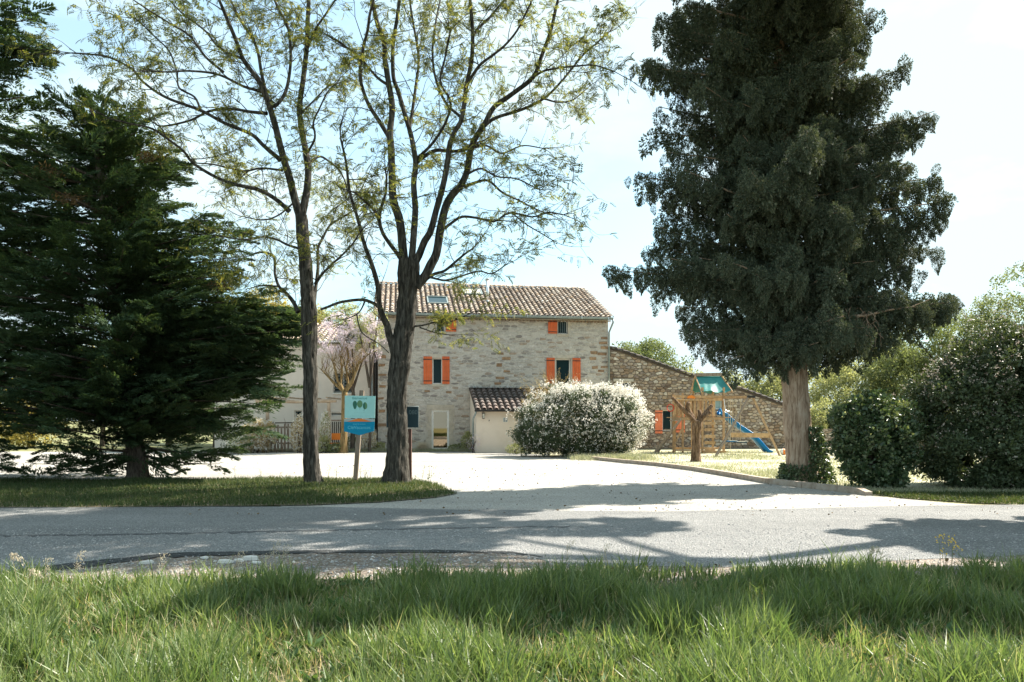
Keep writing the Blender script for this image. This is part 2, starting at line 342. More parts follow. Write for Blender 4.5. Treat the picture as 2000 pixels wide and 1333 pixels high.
# road and gravel materials: stone chips of several greys with real relief
def chips(name, cols, scale, bumpd, big, pos=None, tyre=False):
    m, nt, N, L, o = new_mat(name)
    t = N('ShaderNodeTexCoord')
    v = N('ShaderNodeTexVoronoi'); v.inputs['Scale'].default_value = scale; L(t.outputs['Object'], v.inputs['Vector'])
    r = ramp(N, cols, pos); L(v.outputs['Color'], r.inputs[0])
    n1 = N('ShaderNodeTexNoise'); n1.inputs['Scale'].default_value = .5; n1.inputs['Detail'].default_value = 8; n1.inputs['Roughness'].default_value = .65
    mp = N('ShaderNodeMapping'); mp.inputs['Scale'].default_value = (.45, 1.4, 1); L(t.outputs['Object'], mp.inputs[0]); L(mp.outputs[0], n1.inputs['Vector'])
    mr = N('ShaderNodeMapRange'); mr.inputs[1].default_value = .3; mr.inputs[2].default_value = .7; mr.inputs[3].default_value = 1 - big; mr.inputs[4].default_value = 1 + big
    L(n1.outputs['Fac'], mr.inputs[0])
    mu = N('ShaderNodeMixRGB', blend_type='MULTIPLY'); mu.inputs[0].default_value = 1; L(r.outputs[0], mu.inputs[1]); L(mr.outputs[0], mu.inputs[2])
    c = mu.outputs[0]
    dk = N('ShaderNodeMapRange'); dk.inputs[1].default_value = .0; dk.inputs[2].default_value = .6; dk.inputs[3].default_value = 1.12; dk.inputs[4].default_value = .55
    sc = N('ShaderNodeMath', operation='MULTIPLY'); L(v.outputs['Distance'], dk.inputs[0])
    m2 = N('ShaderNodeMixRGB', blend_type='MULTIPLY'); m2.inputs[0].default_value = 1; L(c, m2.inputs[1]); L(dk.outputs[0], m2.inputs[2]); c = m2.outputs[0]
    b = N('ShaderNodeBsdfPrincipled'); b.inputs['Roughness'].default_value = .85; b.inputs['Specular IOR Level'].default_value = .25
    L(c, b.inputs['Base Color'])
    bp = N('ShaderNodeBump'); bp.inputs['Distance'].default_value = bumpd; bp.invert = True; L(v.outputs['Distance'], bp.inputs['Height'])
    n2 = N('ShaderNodeTexNoise'); n2.inputs['Scale'].default_value = 3; n2.inputs['Detail'].default_value = 6; L(t.outputs['Object'], n2.inputs['Vector'])
    bp2 = N('ShaderNodeBump'); bp2.inputs['Distance'].default_value = .03; L(n2.outputs['Fac'], bp2.inputs['Height']); L(bp.outputs[0], bp2.inputs['Normal'])
    L(bp2.outputs[0], b.inputs['Normal']); L(b.outputs[0], o.inputs[0]); return m
M_road = chips('road_chips', [(.20,.205,.205),(.32,.32,.31),(.26,.265,.265),(.42,.41,.39),(.15,.155,.16)], 48, .022, .20)
M_gravel = chips('pale_gravel', [(.48,.45,.40),(.60,.57,.51),(.40,.37,.33),(.66,.63,.58)], 45, .014, .17)
M_shoulder = chips('shoulder_grit', [(.19,.14,.105),(.30,.25,.205),(.24,.18,.14),(.42,.38,.33),(.12,.085,.065)], 30, .014, .25)
M_tar = chips('tar_chips', [(.02,.022,.024),(.045,.05,.05),(.09,.09,.09),(.03,.033,.035)], 45, .014, .3)

M_seam = chips('seam_chips', [(.10,.105,.11),(.18,.18,.18),(.14,.14,.145),(.26,.26,.25)], 48, .02, .3)
sheet('ground', [(-900, -60), (900, -60), (900, 1600), (-900, 1600)], -0.012, M_meadow)
def strip(name, far, near, z, mat, rag=0.05, n=220):
    """sheet between two px/world polylines with ragged edges"""
    def rs(pl, sd_):
        pl = np.array(pl, float); d = np.concatenate([[0], np.cumsum(np.linalg.norm(np.diff(pl, axis=0), axis=1))]); t = np.linspace(0, d[-1], n)
        a = np.stack([np.interp(t, d, pl[:, 0]), np.interp(t, d, pl[:, 1])], 1)
        for i in range(n): a[i, 1] += rag * (noise.noise(Vector((a[i,0]*2.1, sd_, 0))) + .6 * noise.noise(Vector((a[i,0]*7.3, sd_, 5))))
        return a
    a, b = rs(far, 1.3), rs(near, 8.7)
    V = [(x, y, z) for x, y in np.concatenate([a, b])]
    o = mobj(name, V, [np.array([(n+i, n+i+1, i+1, i) for i in range(n-1)])], mat); o['kind'] = 'structure'; return o
def GP(*pts): return [G(x, y) for x, y in pts]
# road: from left of frame to right of frame
far_edge = [(-60, 14.5)] + GP((-100, 992), (600, 990), (900, 996), (1300, 1000), (1700, 990), (2100, 985)) + [(60, 15.5)]
near_edge = [(-60, 7.2)] + GP((-100, 1140), (0, 1128), (170, 1104), (330, 1086), (700, 1080), (1000, 1080), (1120, 1108), (1500, 1108), (2100, 1080)) + [(60, 9.6)]
strip('road', far_edge, near_edge, 0.004, M_road)
# gritty shoulder between the road edge and the grass
strip('road_shoulder', [(-60, 9.6)] + GP((-100, 1050), (2100, 1050)) + [(60, 9.9)], [(-60, 5.4), (-6, 6.2), (0, 6.7), (6, 7.4), (60, 8.6)], 0.0, M_shoulder)
# pale gravel drive and courtyard
court = [(-60, 37.2)] + GP((300, 882), (740, 881.5), (960, 882.5), (1030, 886), (1150, 896), (1300, 912), (1400, 926), (1500, 945), (1690, 967), (1860, 983), (2000, 991), (2100, 992)) + [(60, 13.4)]
courtn = [(-60, 19.6)] + GP((-100, 938), (500, 938), (560, 1000), (820, 1003), (900, 1003), (1300, 1003), (1700, 992), (2100, 995)) + [(60, 12.6)]
# triangulated properly: one polygon
M_g = sheet('gravel_courtyard', court + courtn[::-1], -0.004, M_gravel)
# lawn with playground, right of the kerb
sheet('lawn', GP((1150, 894), (1300, 909), (1400, 923), (1500, 941), (1700, 966), (1870, 981), (2000, 987)) + [(60, 13.5), (60, 44), (6.5, 43), (5.4, 40)] + GP((1010, 884),), 0.0, M_lawn)
# grass island under the locust trees
isl = [(-60, 19.6)] + GP((-100, 938), (250, 940), (450, 937), (600, 935), (800, 937), (850, 947), (893, 965))
isl_n = GP((850, 973), (740, 982), (600, 988), (300, 991), (-100, 993)) + [(-60, 13.9)]
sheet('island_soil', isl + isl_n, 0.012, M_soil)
sheet('verge_soil', [(-40, 5.6), (-6, 6.1), (-2, 6.6), (2, 7.1), (6, 7.5), (40, 8.4), (40, -10), (-40, -10)], 0.008, M_soil)
sheet('roadside_soil', GP((1700, 964), (2100, 968)) + [(60, 15.6), (60, 13.3)] + GP((2100, 989), (1900, 983), (1760, 973)), 0.008, M_soil)
# planting bed in front of the house
sheet('planting_bed_soil', [(-24, 36.0), (-7.0, 36.6), (-1.6, 36.9), (-1.3, 38.2), (-7.6, 38.6), (-24, 36.9)], 0.02, M_lawn)

# tar edge line on the near side of the road: ragged ribbon
def ribbon(name, pts, widths, z, mat, rag=.03, n=160):
    pl = np.array(pts, float); d = np.concatenate([[0], np.cumsum(np.linalg.norm(np.diff(pl, axis=0), axis=1))]); t = np.linspace(0, d[-1], n)
    x = np.interp(t, d, pl[:, 0]); y = np.interp(t, d, pl[:, 1]); wd = np.interp(t, d, widths)
    V = []
    for i in range(n): V.append((x[i], y[i] + wd[i]/2 + rag * noise.noise(Vector((x[i]*5, 2, 0))), z))
    for i in range(n): V.append((x[i], y[i] - wd[i]/2 + rag * 1.4 * noise.noise(Vector((x[i]*6, 9, 0))), z))
    o = mobj(name, V, [np.array([(n+i, n+i+1, i+1, i) for i in range(n-1)])], mat); o['kind'] = 'structure'; return o
ribbon('tar_edge', GP((-100, 1140), (0, 1122), (170, 1103), (330, 1085), (600, 1079), (850, 1078), (1000, 1080), (1060, 1090)), [.3, .36, .46, .26, .20, .17, .10, .02], .009, M_tar, .07)
ribbon('tar_seam', GP((-100, 1048), (200, 1046), (500, 1040), (800, 1034), (1050, 1030), (1200, 1030)), [.05, .10, .10, .08, .05, .0], .009, M_seam, .11, 500)

# loose stones lying on the road edge (thousands): one mesh
STV = np.array([(-.5,-.4,0),(.5,-.45,0),(.55,.4,0),(-.45,.5,0),(-.3,-.2,.5),(.32,-.25,.45),(.25,.28,.55),(-.2,.3,.42)], float)
STF = [np.array([(4,5,6,7),(0,1,5,4),(1,2,6,5),(2,3,7,6),(3,0,4,7)])]
M_peb = piece('loose_stone', [(.22,.22,.22),(.40,.38,.36),(.30,.29,.28),(.14,.14,.15),(.50,.48,.45)], namt=0)
def stones(name, X, Y, size, z, mat, label, cat='gravel'):
    N = len(X); a = rng.uniform(0, 6.28, N); s = size * rng.uniform(.5, 1.5, N)
    M = np.zeros((N, 3, 3)); M[:,0,0] = np.cos(a)*s; M[:,0,1] = -np.sin(a)*s; M[:,1,0] = np.sin(a)*s; M[:,1,1] = np.cos(a)*s; M[:,2,2] = s * rng.uniform(.4, .9, N)
    V, Fc = scatter_template(STV, STF, M, np.stack([X, Y, np.full(N, z)], 1))
    o = mobj(name, V, Fc, mat); return tag(o, label, cat, kind='stuff')
N = 12000
Y = rng.uniform(6.6, 10.6, N); X = rng.uniform(-1, 1, N) * (Y * .78)
stones('road_gravel', X, Y, .014, .004, M_peb, 'loose stone chips scattered over the near edge of the road')
N = 500; Y = rng.uniform(6.9, 8.4, N); X = rng.uniform(-5.5, 1, N)
stones('shoulder_gravel', X, Y, .03, .002, M_peb, 'coarser stones lying between the tar edge and the grass')
N = 2600; Y = rng.uniform(10, 34, N); X = rng.uniform(-.45, .45, N)*Y + 1; k = (rng.uniform(0,1,N) < .35 + .5*(np.abs(X-.3*Y+1) < 1.5)); X, Y = X[k], Y[k]
stones('drive_pebbles', X, Y, .028, .0, M_peb, 'darker pebbles lying loose on the pale gravel drive')
flat = surf('flat_stone', [(.5,.47,.43),(.62,.6,.56)], 9, bump=.004)
for i, (px, py, s) in enumerate([(440, 1100, .13), (466, 1097, .10), (487, 1094, .15), (400, 1091, .07), (287, 1101, .11), (500, 1100, .08)]):
    x, y = G(px, py); a = random.uniform(0, 3)
    k = 7; ring = [(x + s*.8*math.cos(a + t*6.28/k) * random.uniform(.7, 1.1), y + s*.55*math.sin(a + t*6.28/k) * random.uniform(.7, 1.1)) for t in range(k)]
    V = [(u, v, .003) for u, v in ring] + [((u-x)*.85+x, (v-y)*.85+y, s*.22 + .01*random.random()) for u, v in ring]
    o = mobj('flat_stone', V, [np.array([[k+t for t in range(k)]]), np.array([(t, (t+1)%k, k+(t+1)%k, k+t) for t in range(k)])], flat)
    tag(o, ['pale flat stone, second from the left of the four pale ones on the shoulder', 'pale flat stone lying just left of the largest flat stone on the shoulder', 'largest pale flat stone on the shoulder beside the tar edge',
            'small stone close to the tar edge, left of the pale flat stones', 'brownish stone farthest left on the gritty road shoulder', 'small pale stone nearest the grass, below the largest flat stone'][i], 'stone', 'flat stones on the shoulder')

# kerb of long edging pieces along the lawn
M_kerb = surf('kerb_stone', [(.24,.18,.13),(.36,.29,.23),(.42,.36,.30)], 6, bump=.01, bscale=30)
kp = [(1148, 897), (1215, 904), (1290, 911), (1360, 920), (1432, 932), (1500, 944), (1570, 952), (1640, 960), (1680, 965), (1697, 968)]
ke = empty('kerb', (*G(1400, 926), 0), 0, 'low brown stone kerb between the pale gravel and the lawn', 'kerb')
for i in range(len(kp) - 1):
    a = Vector((*G(*kp[i]), .05)); b = Vector((*G(*kp[i+1]), .05)); d = (b - a).normalized() * .008
    z = .05 if i < 8 else .0
    o = MB().beam(a + d - ke.location, b - d - ke.location + Vector((0, 0, -.05 if i == 8 else 0)), .16, .15).build('edging_stone', M_kerb, ke)
kb = [((455, 882.5), (600, 881.5)), ((600, 881.5), (745, 881)), ((836, 882), (900, 882)), ((900, 882), (962, 882.5))]
for j, lab in ((0, 'thin pale kerb before the planting bed of the cream house'), (1, 'low pale kerb left of the garage before the house door')):
    e = empty('kerb', (*G(*kb[2*j][0]), 0), 0, lab, 'kerb')
    for a, b in kb[2*j:2*j+2]:
        MB().beam(Vector((*G(*a), .04)) - e.location, Vector((*G(*b), .04)) - e.location - Vector((.01,0,0)), .14, .12).build('edging_stone', M_dress, e)

# ================================================================ HOUSE
TH = R(9)
Hloc = Vector((-262/F*37.8, 37.8, 0))
house = empty('stone_house', Hloc, TH, 'tall grey stone farmhouse with tiled roof and orange shutters', 'house')
HM = Matrix.Translation(Hloc) @ Matrix.Rotation(TH, 4, 'Z'); HI = HM.inverted()
O_l = HI @ Vector((0, 0, H))
def hray(px, py):
    return (HI.to_3x3() @ Vector(((px - CX)/F, 1, -(py - HY)/F)))
def fac(px, py, yl=0.0):                           # pixel -> local (x, z) on the plane y = yl
    d = hray(px, py); t = (yl - O_l.y) / d.y
    return (O_l.x + d.x*t, O_l.z + d.z*t)
WL = 12.56; EZ = 7.15

def holed_wall(W, top, holes, mat, name, parent, reveal=.22, y0=0.0):
    """front face with real openings; top(s) gives the height; holes = (x0,z0,x1,z1)"""
    xs = sorted(set([0, W] + [v for h in holes for v in (h[0], h[2])] + [W*i/8 for i in range(1, 8)]))
    mb = MB()
    for a, b in zip(xs, xs[1:]):
        hs = sorted([h for h in holes if h[0] < (a+b)/2 < h[2]], key=lambda h: h[1])
        z = (0, 0)
        for h in hs:
            if h[1] > z[0] + .001: mb.add([(a,y0,z[0]),(b,y0,z[1]),(b,y0,h[1]),(a,y0,h[1])], [(0,1,2,3)])
            z = (h[3], h[3])
        mb.add([(a,y0,z[0]),(b,y0,z[1]),(b,y0,top(b)),(a,y0,top(a))], [(0,1,2,3)])
    for x0,z0,x1,z1 in holes:
        r = y0 + reveal
        mb.add([(x0,y0,z0),(x1,y0,z0),(x1,y0,z1),(x0,y0,z1),(x0,r,z0),(x1,r,z0),(x1,r,z1),(x0,r,z1)], [(0,4,5,1),(1,5,6,2),(2,6,7,3),(3,7,4,0)])
    return mb.build(name, mat, parent)


def rubble_cells(W, top, blocked, sx, sz, seed, jx=.42, jz=.36, z0=.02):
    """irregular stone outlines: clipped Voronoi cells of a jittered grid (in a space squeezed so that cells are round)"""
    rr = random.Random(seed); k = sz/sx; tm = max(top(W*i/30) for i in range(31)); nx, nz_ = int(W/sx)+3, int(tm/sz)+3
    G_ = {}
    for j in range(-1, nz_):
        for i in range(-1, nx):
            G_[i, j] = (((i + .5*(j % 2) + rr.uniform(-jx, jx))*sx)*k, (j + .5 + rr.uniform(-jz, jz))*sz)
    out = []
    for (i, j), (px, pz) in G_.items():
        if rr.random() < .0: continue
        x = px/k
        if not (0 < x < W and z0 < pz < top(min(max(x, 0), W))): continue
        if any(b[0] < x < b[2] and b[1] < pz < b[3] for b in blocked): continue
        poly = [(px-2*sz, pz-2*sz), (px+2*sz, pz-2*sz), (px+2*sz, pz+2*sz), (px-2*sz, pz+2*sz)]
        cuts = []
        for dj in range(-2, 3):
            for di in range(-2, 3):
                q = G_.get((i+di, j+dj))
                if q and (di or dj): cuts.append(((q[0]+px)/2, (q[1]+pz)/2, q[0]-px, q[1]-pz))
        cuts += [(W*k-.002, 0, 1, 0), (.002, 0, -1, 0), (0, z0, 0, -1)]
        s = (top(min(x+.1, W)) - top(max(x-.1, 0))) / (.2*k); cuts.append((px, top(x)-.035, -s, 1))
        for b in blocked:
            if b[0]-sx < x < b[2]+sx and b[1]-2*sz < pz < b[3]+2*sz:
                if b[1] < pz < b[3]: cuts.append((b[0]*k, 0, 1, 0) if x < b[0] else (b[2]*k, 0, -1, 0))
                elif b[0] < x < b[2]: cuts.append((0, b[1], 0, 1) if pz < b[1] else (0, b[3], 0, -1))
        for cx, cz, nx_, nz2 in cuts:
            new = []; n = len(poly)
            for a in range(n):
                p, q = poly[a], poly[(a+1) % n]; dp_ = (p[0]-cx)*nx_ + (p[1]-cz)*nz2; dq = (q[0]-cx)*nx_ + (q[1]-cz)*nz2
                if dp_ <= 0: new.append(p)
                if (dp_ < 0 < dq) or (dq < 0 < dp_): t = dp_/(dp_-dq); new.append((p[0]+(q[0]-p[0])*t, p[1]+(q[1]-p[1])*t))
            poly = new
            if len(poly) < 3: break
        if len(poly) >= 3: out.append([(u/k, v) for u, v in poly])
    return out
def rubble_wall(parent, W, top, blocked, mat, sx, sz, proud, seed, limit=300, gap=.012, skip=0.0, name='stone', y0=0):
    rr = random.Random(seed); cells = []
    for c in rubble_cells(W, top, blocked, sx, sz, seed):
        if rr.random() < skip: continue
        ar = abs(sum(c[i][0]*c[(i+1) % len(c)][1] - c[(i+1) % len(c)][0]*c[i][1] for i in range(len(c))))/2
        if ar > .003: cells.append((ar, c))
    cells.sort(key=lambda t: -t[0]); rest = MB()
    for n_, (ar, c) in enumerate(cells):
        n = len(c); cx, cz = sum(p[0] for p in c)/n, sum(p[1] for p in c)/n; hx = max(p[0] for p in c)-cx + 1e-6; hz = max(p[1] for p in c)-cz + 1e-6
        kx, kz = max(.5, 1-gap/hx), max(.5, 1-gap/hz); pr = rr.uniform(*proud)
        # knock the corners off
        c2 = []
        for a in range(n):
            p, q, r_ = c[a-1], c[a], c[(a+1) % n]; c2 += [(q[0]+(p[0]-q[0])*.2, q[1]+(p[1]-q[1])*.2), (q[0]+(r_[0]-q[0])*.2, q[1]+(r_[1]-q[1])*.2)]
        m = len(c2); V = [(cx+(u-cx)*kx, y0+.004, cz+(v-cz)*kz) for u, v in c2] + [(cx+(u-cx)*kx*.84, y0-pr, cz+(v-cz)*kz*.8) for u, v in c2]
        F_ = [list(range(m, 2*m))] + [[a, (a+1) % m, m+(a+1) % m, m+a] for a in range(m)]
        if n_ < limit: mobj(name, V, [np.array([F_[0]]), np.array(F_[1:])], mat, parent)
        else: rest.add(V, F_)
    if rest.V: rest.build('rubble_stones', mat, parent)['kind'] = 'stuff'
    return len(cells)

def win_px(x0, y0, x1, y1, yl=0.0, f=fac):
    a = f(x0, y1, yl); b = f(x1, y0, yl); return (a[0], a[1], b[0], b[1])
W_ul = win_px(852, 622, 869, 648); W_ur = win_px(1089, 627, 1109, 652)
W_ml = win_px(845, 700, 864, 750); W_mr = win_px(1085, 701, 1115, 757)
D_o = win_px(843, 801, 877, 879.5); D_o = (D_o[0], .02, D_o[2], D_o[3])
holes = [W_ul, W_ur, W_ml, W_mr, D_o]
holed_wall(WL, lambda s: EZ, holes, M_mortar, 'front_wall', house)
mb = MB()   # back and side walls
bk = 11.1; rz = 9.62
mb.add([(WL,0,0),(WL,bk,0),(WL,bk,EZ),(WL,bk/2,rz),(WL,0,EZ)], [(0,1,2,3,4)])
mb.add([(0,0,0),(0,bk,0),(0,bk,EZ),(0,bk/2,rz),(0,0,EZ)], [(4,3,2,1,0)])
mb.add([(0,bk,0),(WL,bk,0),(WL,bk,EZ),(0,bk,EZ)], [(3,2,1,0)]).build('side_wall', M_mortar, house)

# garage extension dimensions (local)
gs0 = fac(918, 800)[0]; gs1 = gs0 + 5.4; gd = 3.05
surr = []                                           # dressed stone frames
def surround(h, t, cap, sill=False, parent=house):
    x0,z0,x1,z1 = h; out = []
    n = max(2, round((z1-z0)/.35)); 
    for k in range(n):
        a, b = z0 + (z1-z0)*k/n + .006, z0 + (z1-z0)*(k+1)/n - .006; e = .08 if k % 2 else 0
        out.append((x0-t-e, a, x0-.004, b)); out.append((x1+.004, a, x1+t+e, b))
    out.append((x0-t-.06, z1+.005, x1+t+.06, z1+cap))
    if sill: out.append((x0-t, z0-.14, x1+t, z0-.006))
    for a, b, c, d in out:
        MB().box(a, -.045, b, c, .05, d).build('dressed_stone', M_dress, parent)
    surr.append((x0-t-.1, z0-(.16 if sill else 0), x1+t+.1, z1+cap+.01))
surround(D_o, .20, .28); surround(W_ml, .12, .20, True); surround(W_mr, .12, .22, True)
surround(W_ul, .06, .10, True); surround(W_ur, .06, .10, True)
quo = []
for px, py in [(978, 693), (989, 703), (975, 716), (990, 728), (977, 741), (972, 752), (1180, 663), (1178, 673), (1160, 692), (1176, 694), (1158, 703), (1162, 721), (1182, 719), (1174, 727), (1184, 682), (744, 700), (746, 716), (743, 735), (747, 757), (744, 781), (746, 806), (744, 833), (700+134, 766), (877, 768)]:
    x, z = fac(px, py); wq = random.uniform(.30, .52) if px not in (834, 877) else .3; hq = random.uniform(.10, .16)
    x0 = max(.01, min(x - wq/2, WL - wq - .01)); quo.append((x0, z, x0+wq, z+hq))
    if not any(b[0] < x0+wq and b[2] > x0 and b[1] < z+hq and b[3] > z for b in surr + quo[:-1]):
        j = [random.uniform(-.02, .02) for _ in range(8)]
        V = [(x0+j[0],.004,z+j[1]),(x0+wq+j[2],.004,z+j[3]),(x0+wq+j[4],.004,z+hq+j[5]),(x0+j[6],.004,z+hq+j[7])]
        V += [(v[0]*.94+(x0+wq/2)*.06, -.035, v[2]*.86+(z+hq/2)*.14) for v in V]
        o = mobj('stone', V, [np.array([(4,5,6,7),(0,1,5,4),(1,2,6,5),(2,3,7,6),(3,0,4,7)])], M_quoin, house)
        o['label'] = 'rusty brown long stone'
ns = rubble_wall(house, WL, lambda s: EZ, surr + quo + [(gs0, 0, gs1, 3.3)], M_stone, .34, .135, (.006, .026), 3, 300, .010, .16)
print('facade stones', ns)

def window(parent, h, yl=.13, mull=0, trans=0, fr=.05, frame_mat=None, glass=None, bars=0, off=(0,0)):
    x0,z0,x1,z1 = h; frame_mat = frame_mat or M_white_fr
    f = MB(); f.box(x0,yl,z0,x0+fr,yl+.06,z1).box(x1-fr,yl,z0,x1,yl+.06,z1).box(x0+fr,yl,z0,x1-fr,yl+.06,z0+fr).box(x0+fr,yl,z1-fr,x1-fr,yl+.06,z1)
    for k in range(mull):
        c = x0 + (x1-x0)*(k+1)/(mull+1); f.box(c-fr*.5, yl+.002, z0+fr, c+fr*.5, yl+.058, z1-fr)
    o = f.build('window', frame_mat, parent)
    MB().box(x0+fr, yl+.03, z0+fr, x1-fr, yl+.036, z1-fr).build('pane', glass or M_glass, o)
    for k in range(bars):
        c = x0 + (x1-x0)*(k+.7)/(bars+.4); MB().tube([(c, yl-.05, z0+.003), (c, yl-.05, z1-.003)], .012, 6).build('bar', M_zinc, o)
    return o
window(house, W_ul, bars=3); window(house, W_ur, bars=5); window(house, W_ml); window(house, W_mr, fr=.07)
o = window(house, D_o, yl=.03, fr=.10, glass=M_doorglass); o.name = 'door'

def shutter(parent, h, mat, f=.0, nplank=4, y=-.055):
    x0,z0,x1,z1 = h
    e = bpy.data.objects.new('shutter', None); link(e, parent); e.location = (x0, y, z0)
    w_, h_ = x1-x0, z1-z0
    for k in range(nplank):
        a, b = w_*k/nplank + .004, w_*(k+1)/nplank - .004
        MB().box(a, -.014 - .003*(k%2), 0, b, .014, h_).build('plank', mat, e)
    for z in (h_*.1, h_*.88):
        MB().box(0, -.028, z, w_, -.019, z+.04).build('strap_hinge', M_iron, e)
    return e
for q in [(827, 697, 844, 750.5), (863.5, 697, 878, 750.5), (1067, 699.5, 1083, 750), (1117.5, 700, 1133.5, 752), (1070, 627, 1088, 652)]:
    shutter(house, win_px(*q), M_shutter)
shutter(house, win_px(871, 621, 891, 648), M_shutter)

# roof: canal tiles ---------------------------------------------------------
def tile_mesh(rad, ln, seed, rough_end=True):
    rr = random.Random(seed); V = []; n = 6
    for j, (y, r_, z) in enumerate([(0, rad*1.06, .03), (ln*.5, rad*.98, .018), (ln, rad*.88, .0)]):
        for i in range(n+1):
            t = math.pi*i/n; V.append((-r_*math.cos(t), y, z + r_*math.sin(t)*.92 + rr.uniform(-.002, .002)))
    for i in range(n+1):                                   # inner rim at the low end shows the thickness
        t = math.pi*i/n; r_ = rad*.86; V.append((-r_*math.cos(t), .004, .03 + r_*math.sin(t)*.9))
    m_ = n+1
    q = [(i+1+m_*j, i+m_*j, i+m_*(j+1), i+1+m_*(j+1)) for j in range(2) for i in range(n)]
    q += [(3*m_+i, i, i+1, 3*m_+i+1)[::-1] for i in range(n)]
    return np.array(V), [np.array(q)]
def tile_roof(parent, x0, x1, eave, ridge, pitch, rad, ln, cover, mat, limit, skips=(), name='roof_tile', seed=1):
    """eave/ridge = local (y, z)"""
    rr = random.Random(seed)
    sl_ = math.hypot(ridge[0]-eave[0], ridge[1]-eave[1]); ang = math.atan2(ridge[1]-eave[1], ridge[0]-eave[0])
    variants = [tile_mesh(rad * k, ln, seed+i) for i, k in enumerate((.95, 1.0, 1.04))]
    mds = [mesh_data(name, V, Fc, mat, True) for V, Fc in variants]
    rows = int(sl_ / cover) + 1; cols = int((x1-x0)/pitch); places = []
    for r_ in range(rows):
        for c in range(cols):
            u = r_*cover + rr.uniform(-.012, .012); x = x0 + (c+.5)*(x1-x0)/cols + rr.uniform(-.008, .008)
            if u + ln*.6 > sl_: u = sl_ - ln*.75
            y, z = eave[0] + u*math.cos(ang), eave[1] + u*math.sin(ang) + .012 * math.sin(x*.9 + 2) * math.sin(u*1.1)
            if any(a < x < b and c0 < y + ln*.4 < d0 for a, b, c0, d0 in skips): continue
            places.append((x, y, z, rr.uniform(-.03, .03), rr.uniform(-.015, .015)))
    rest_V, rest_F, base = [], [], 0
    for n, (x, y, z, yaw, rl) in enumerate(places):
        k = rr.randrange(3); Mx = Matrix.Translation((x, y, z)) @ Matrix.Rotation(yaw, 4, 'Z') @ Matrix.Rotation(ang + rl - .02, 4, 'X')
        if n < limit:
            o = link(bpy.data.objects.new(name, mds[k]), parent); o.matrix_local = Mx
        else:
            V, Fc = variants[k]; A = np.array(Mx); rest_V.append(V @ A[:3,:3].T + A[:3,3]); rest_F.append(Fc[0] + base); base += len(V)
    if rest_V:
        o = mobj('upper_roof_tiles', np.concatenate(rest_V), [np.concatenate(rest_F)], mat, parent, True); o['kind'] = 'stuff'
    return ang
eave, ridge = (-.42, 7.20), (5.62, 9.86)
# under the cover tiles: a deck with concave channels
def channel_deck(parent, x0, x1, eave, ridge, pitch, mat, name='roof', thick=.10):
    cols = int((x1-x0)/pitch); pw = (x1-x0)/cols; prof = []
    for c in range(cols):
        for k in range(4):
            t = k/4; prof.append((x0 + (c+t)*pw, .05*math.sin(math.pi*t)))
    prof.append((x1, .0)); n = len(prof)
    V = [(x, eave[0], eave[1]+z-.02) for x, z in prof] + [(x, ridge[0], ridge[1]+z-.02) for x, z in prof]
    V += [(x, eave[0], eave[1]-thick) for x, z in prof] + [(x, ridge[0], ridge[1]-thick) for x, z in prof]
    q = [(i, i+1, n+i+1, n+i) for i in range(n-1)] + [(2*n+i+1, 2*n+i, 3*n+i, 3*n+i+1) for i in range(n-1)] + [(2*n+i, 2*n+i+1, i+1, i) for i in range(n-1)]
    q += [(0, n, 3*n, 2*n), (n-1, 3*n-1, 4*n-1, 2*n-1)]
    return mobj(name, V, [np.array(q)], mat, parent, False)
roof = channel_deck(house, -.25, WL+.08, eave, ridge, .285, M_channel)
MB().add([(-.25,ridge[0],ridge[1]-.1),(WL+.08,ridge[0],ridge[1]-.1),(WL+.08,bk+.4,7.1),(-.25,bk+.4,7.1),(-.25,ridge[0],ridge[1]),(WL+.08,ridge[0],ridge[1]),(WL+.08,bk+.4,7.2),(-.25,bk+.4,7.2)],
         [(0,3,2,1),(4,5,6,7),(0,1,5,4),(1,2,6,5),(2,3,7,6),(3,0,4,7)]).build('rear_roof', M_channel, house)
# pixel -> point on the roof plane
rn = Vector((0, -(ridge[1]-eave[1]), ridge[0]-eave[0])).normalized()
def roofpt(px, py):
    d = hray(px, py); t = (Vector((0, eave[0], eave[1])) - O_l).dot(rn) / d.dot(rn); return O_l + d*t
sk = []
for q in [(835, 584, 873, 595), (906, 568, 939, 577)]:
    a, b = roofpt(q[0], q[3]), roofpt(q[2], q[1]); sk.append((a.x, b.x, a.y, b.y))
tile_roof(roof, -.25, WL+.08, eave, ridge, .285, .095, .44, .37, M_tile, 288, [(a-.05, b+.05, c-.05, d+.05) for a, b, c, d in sk])
rang = math.atan2(ridge[1]-eave[1], ridge[0]-eave[0])
for n, (a, b, c, d) in enumerate(sk):
    e = bpy.data.objects.new('skylight', None); link(e, roof)
    z = eave[1] + (c - eave[0]) * math.tan(rang); e.location = (a, c, z + .03); e.rotation_euler = (rang, 0, 0)
    w_, h_ = b-a, (d-c)/math.cos(rang)
    f = MB().box(0,0,0,.07,h_,.09).box(w_-.07,0,0,w_,h_,.09).box(.07,0,0,w_-.07,.07,.09).box(.07,h_-.07,0,w_-.07,h_,.12)
    f.build('frame', M_zinc, e)
    MB().box(.07,.07,.05,w_-.07,h_-.07,.07).build('pane', M_glass if n == 0 else plain('blind', (.55,.52,.45)), e)
# ridge tiles
rt = MB()
for i in range(34):
    x = -.25 + i*(WL+.33)/34
    V, Fc = tile_mesh(.11, .46, 50+i); V = np.stack([V[:,1] + x, V[:,0] + ridge[0], V[:,2] + ridge[1] + .03], 1)
    o = mobj('ridge_tile', V, Fc, M_tile, roof, True)
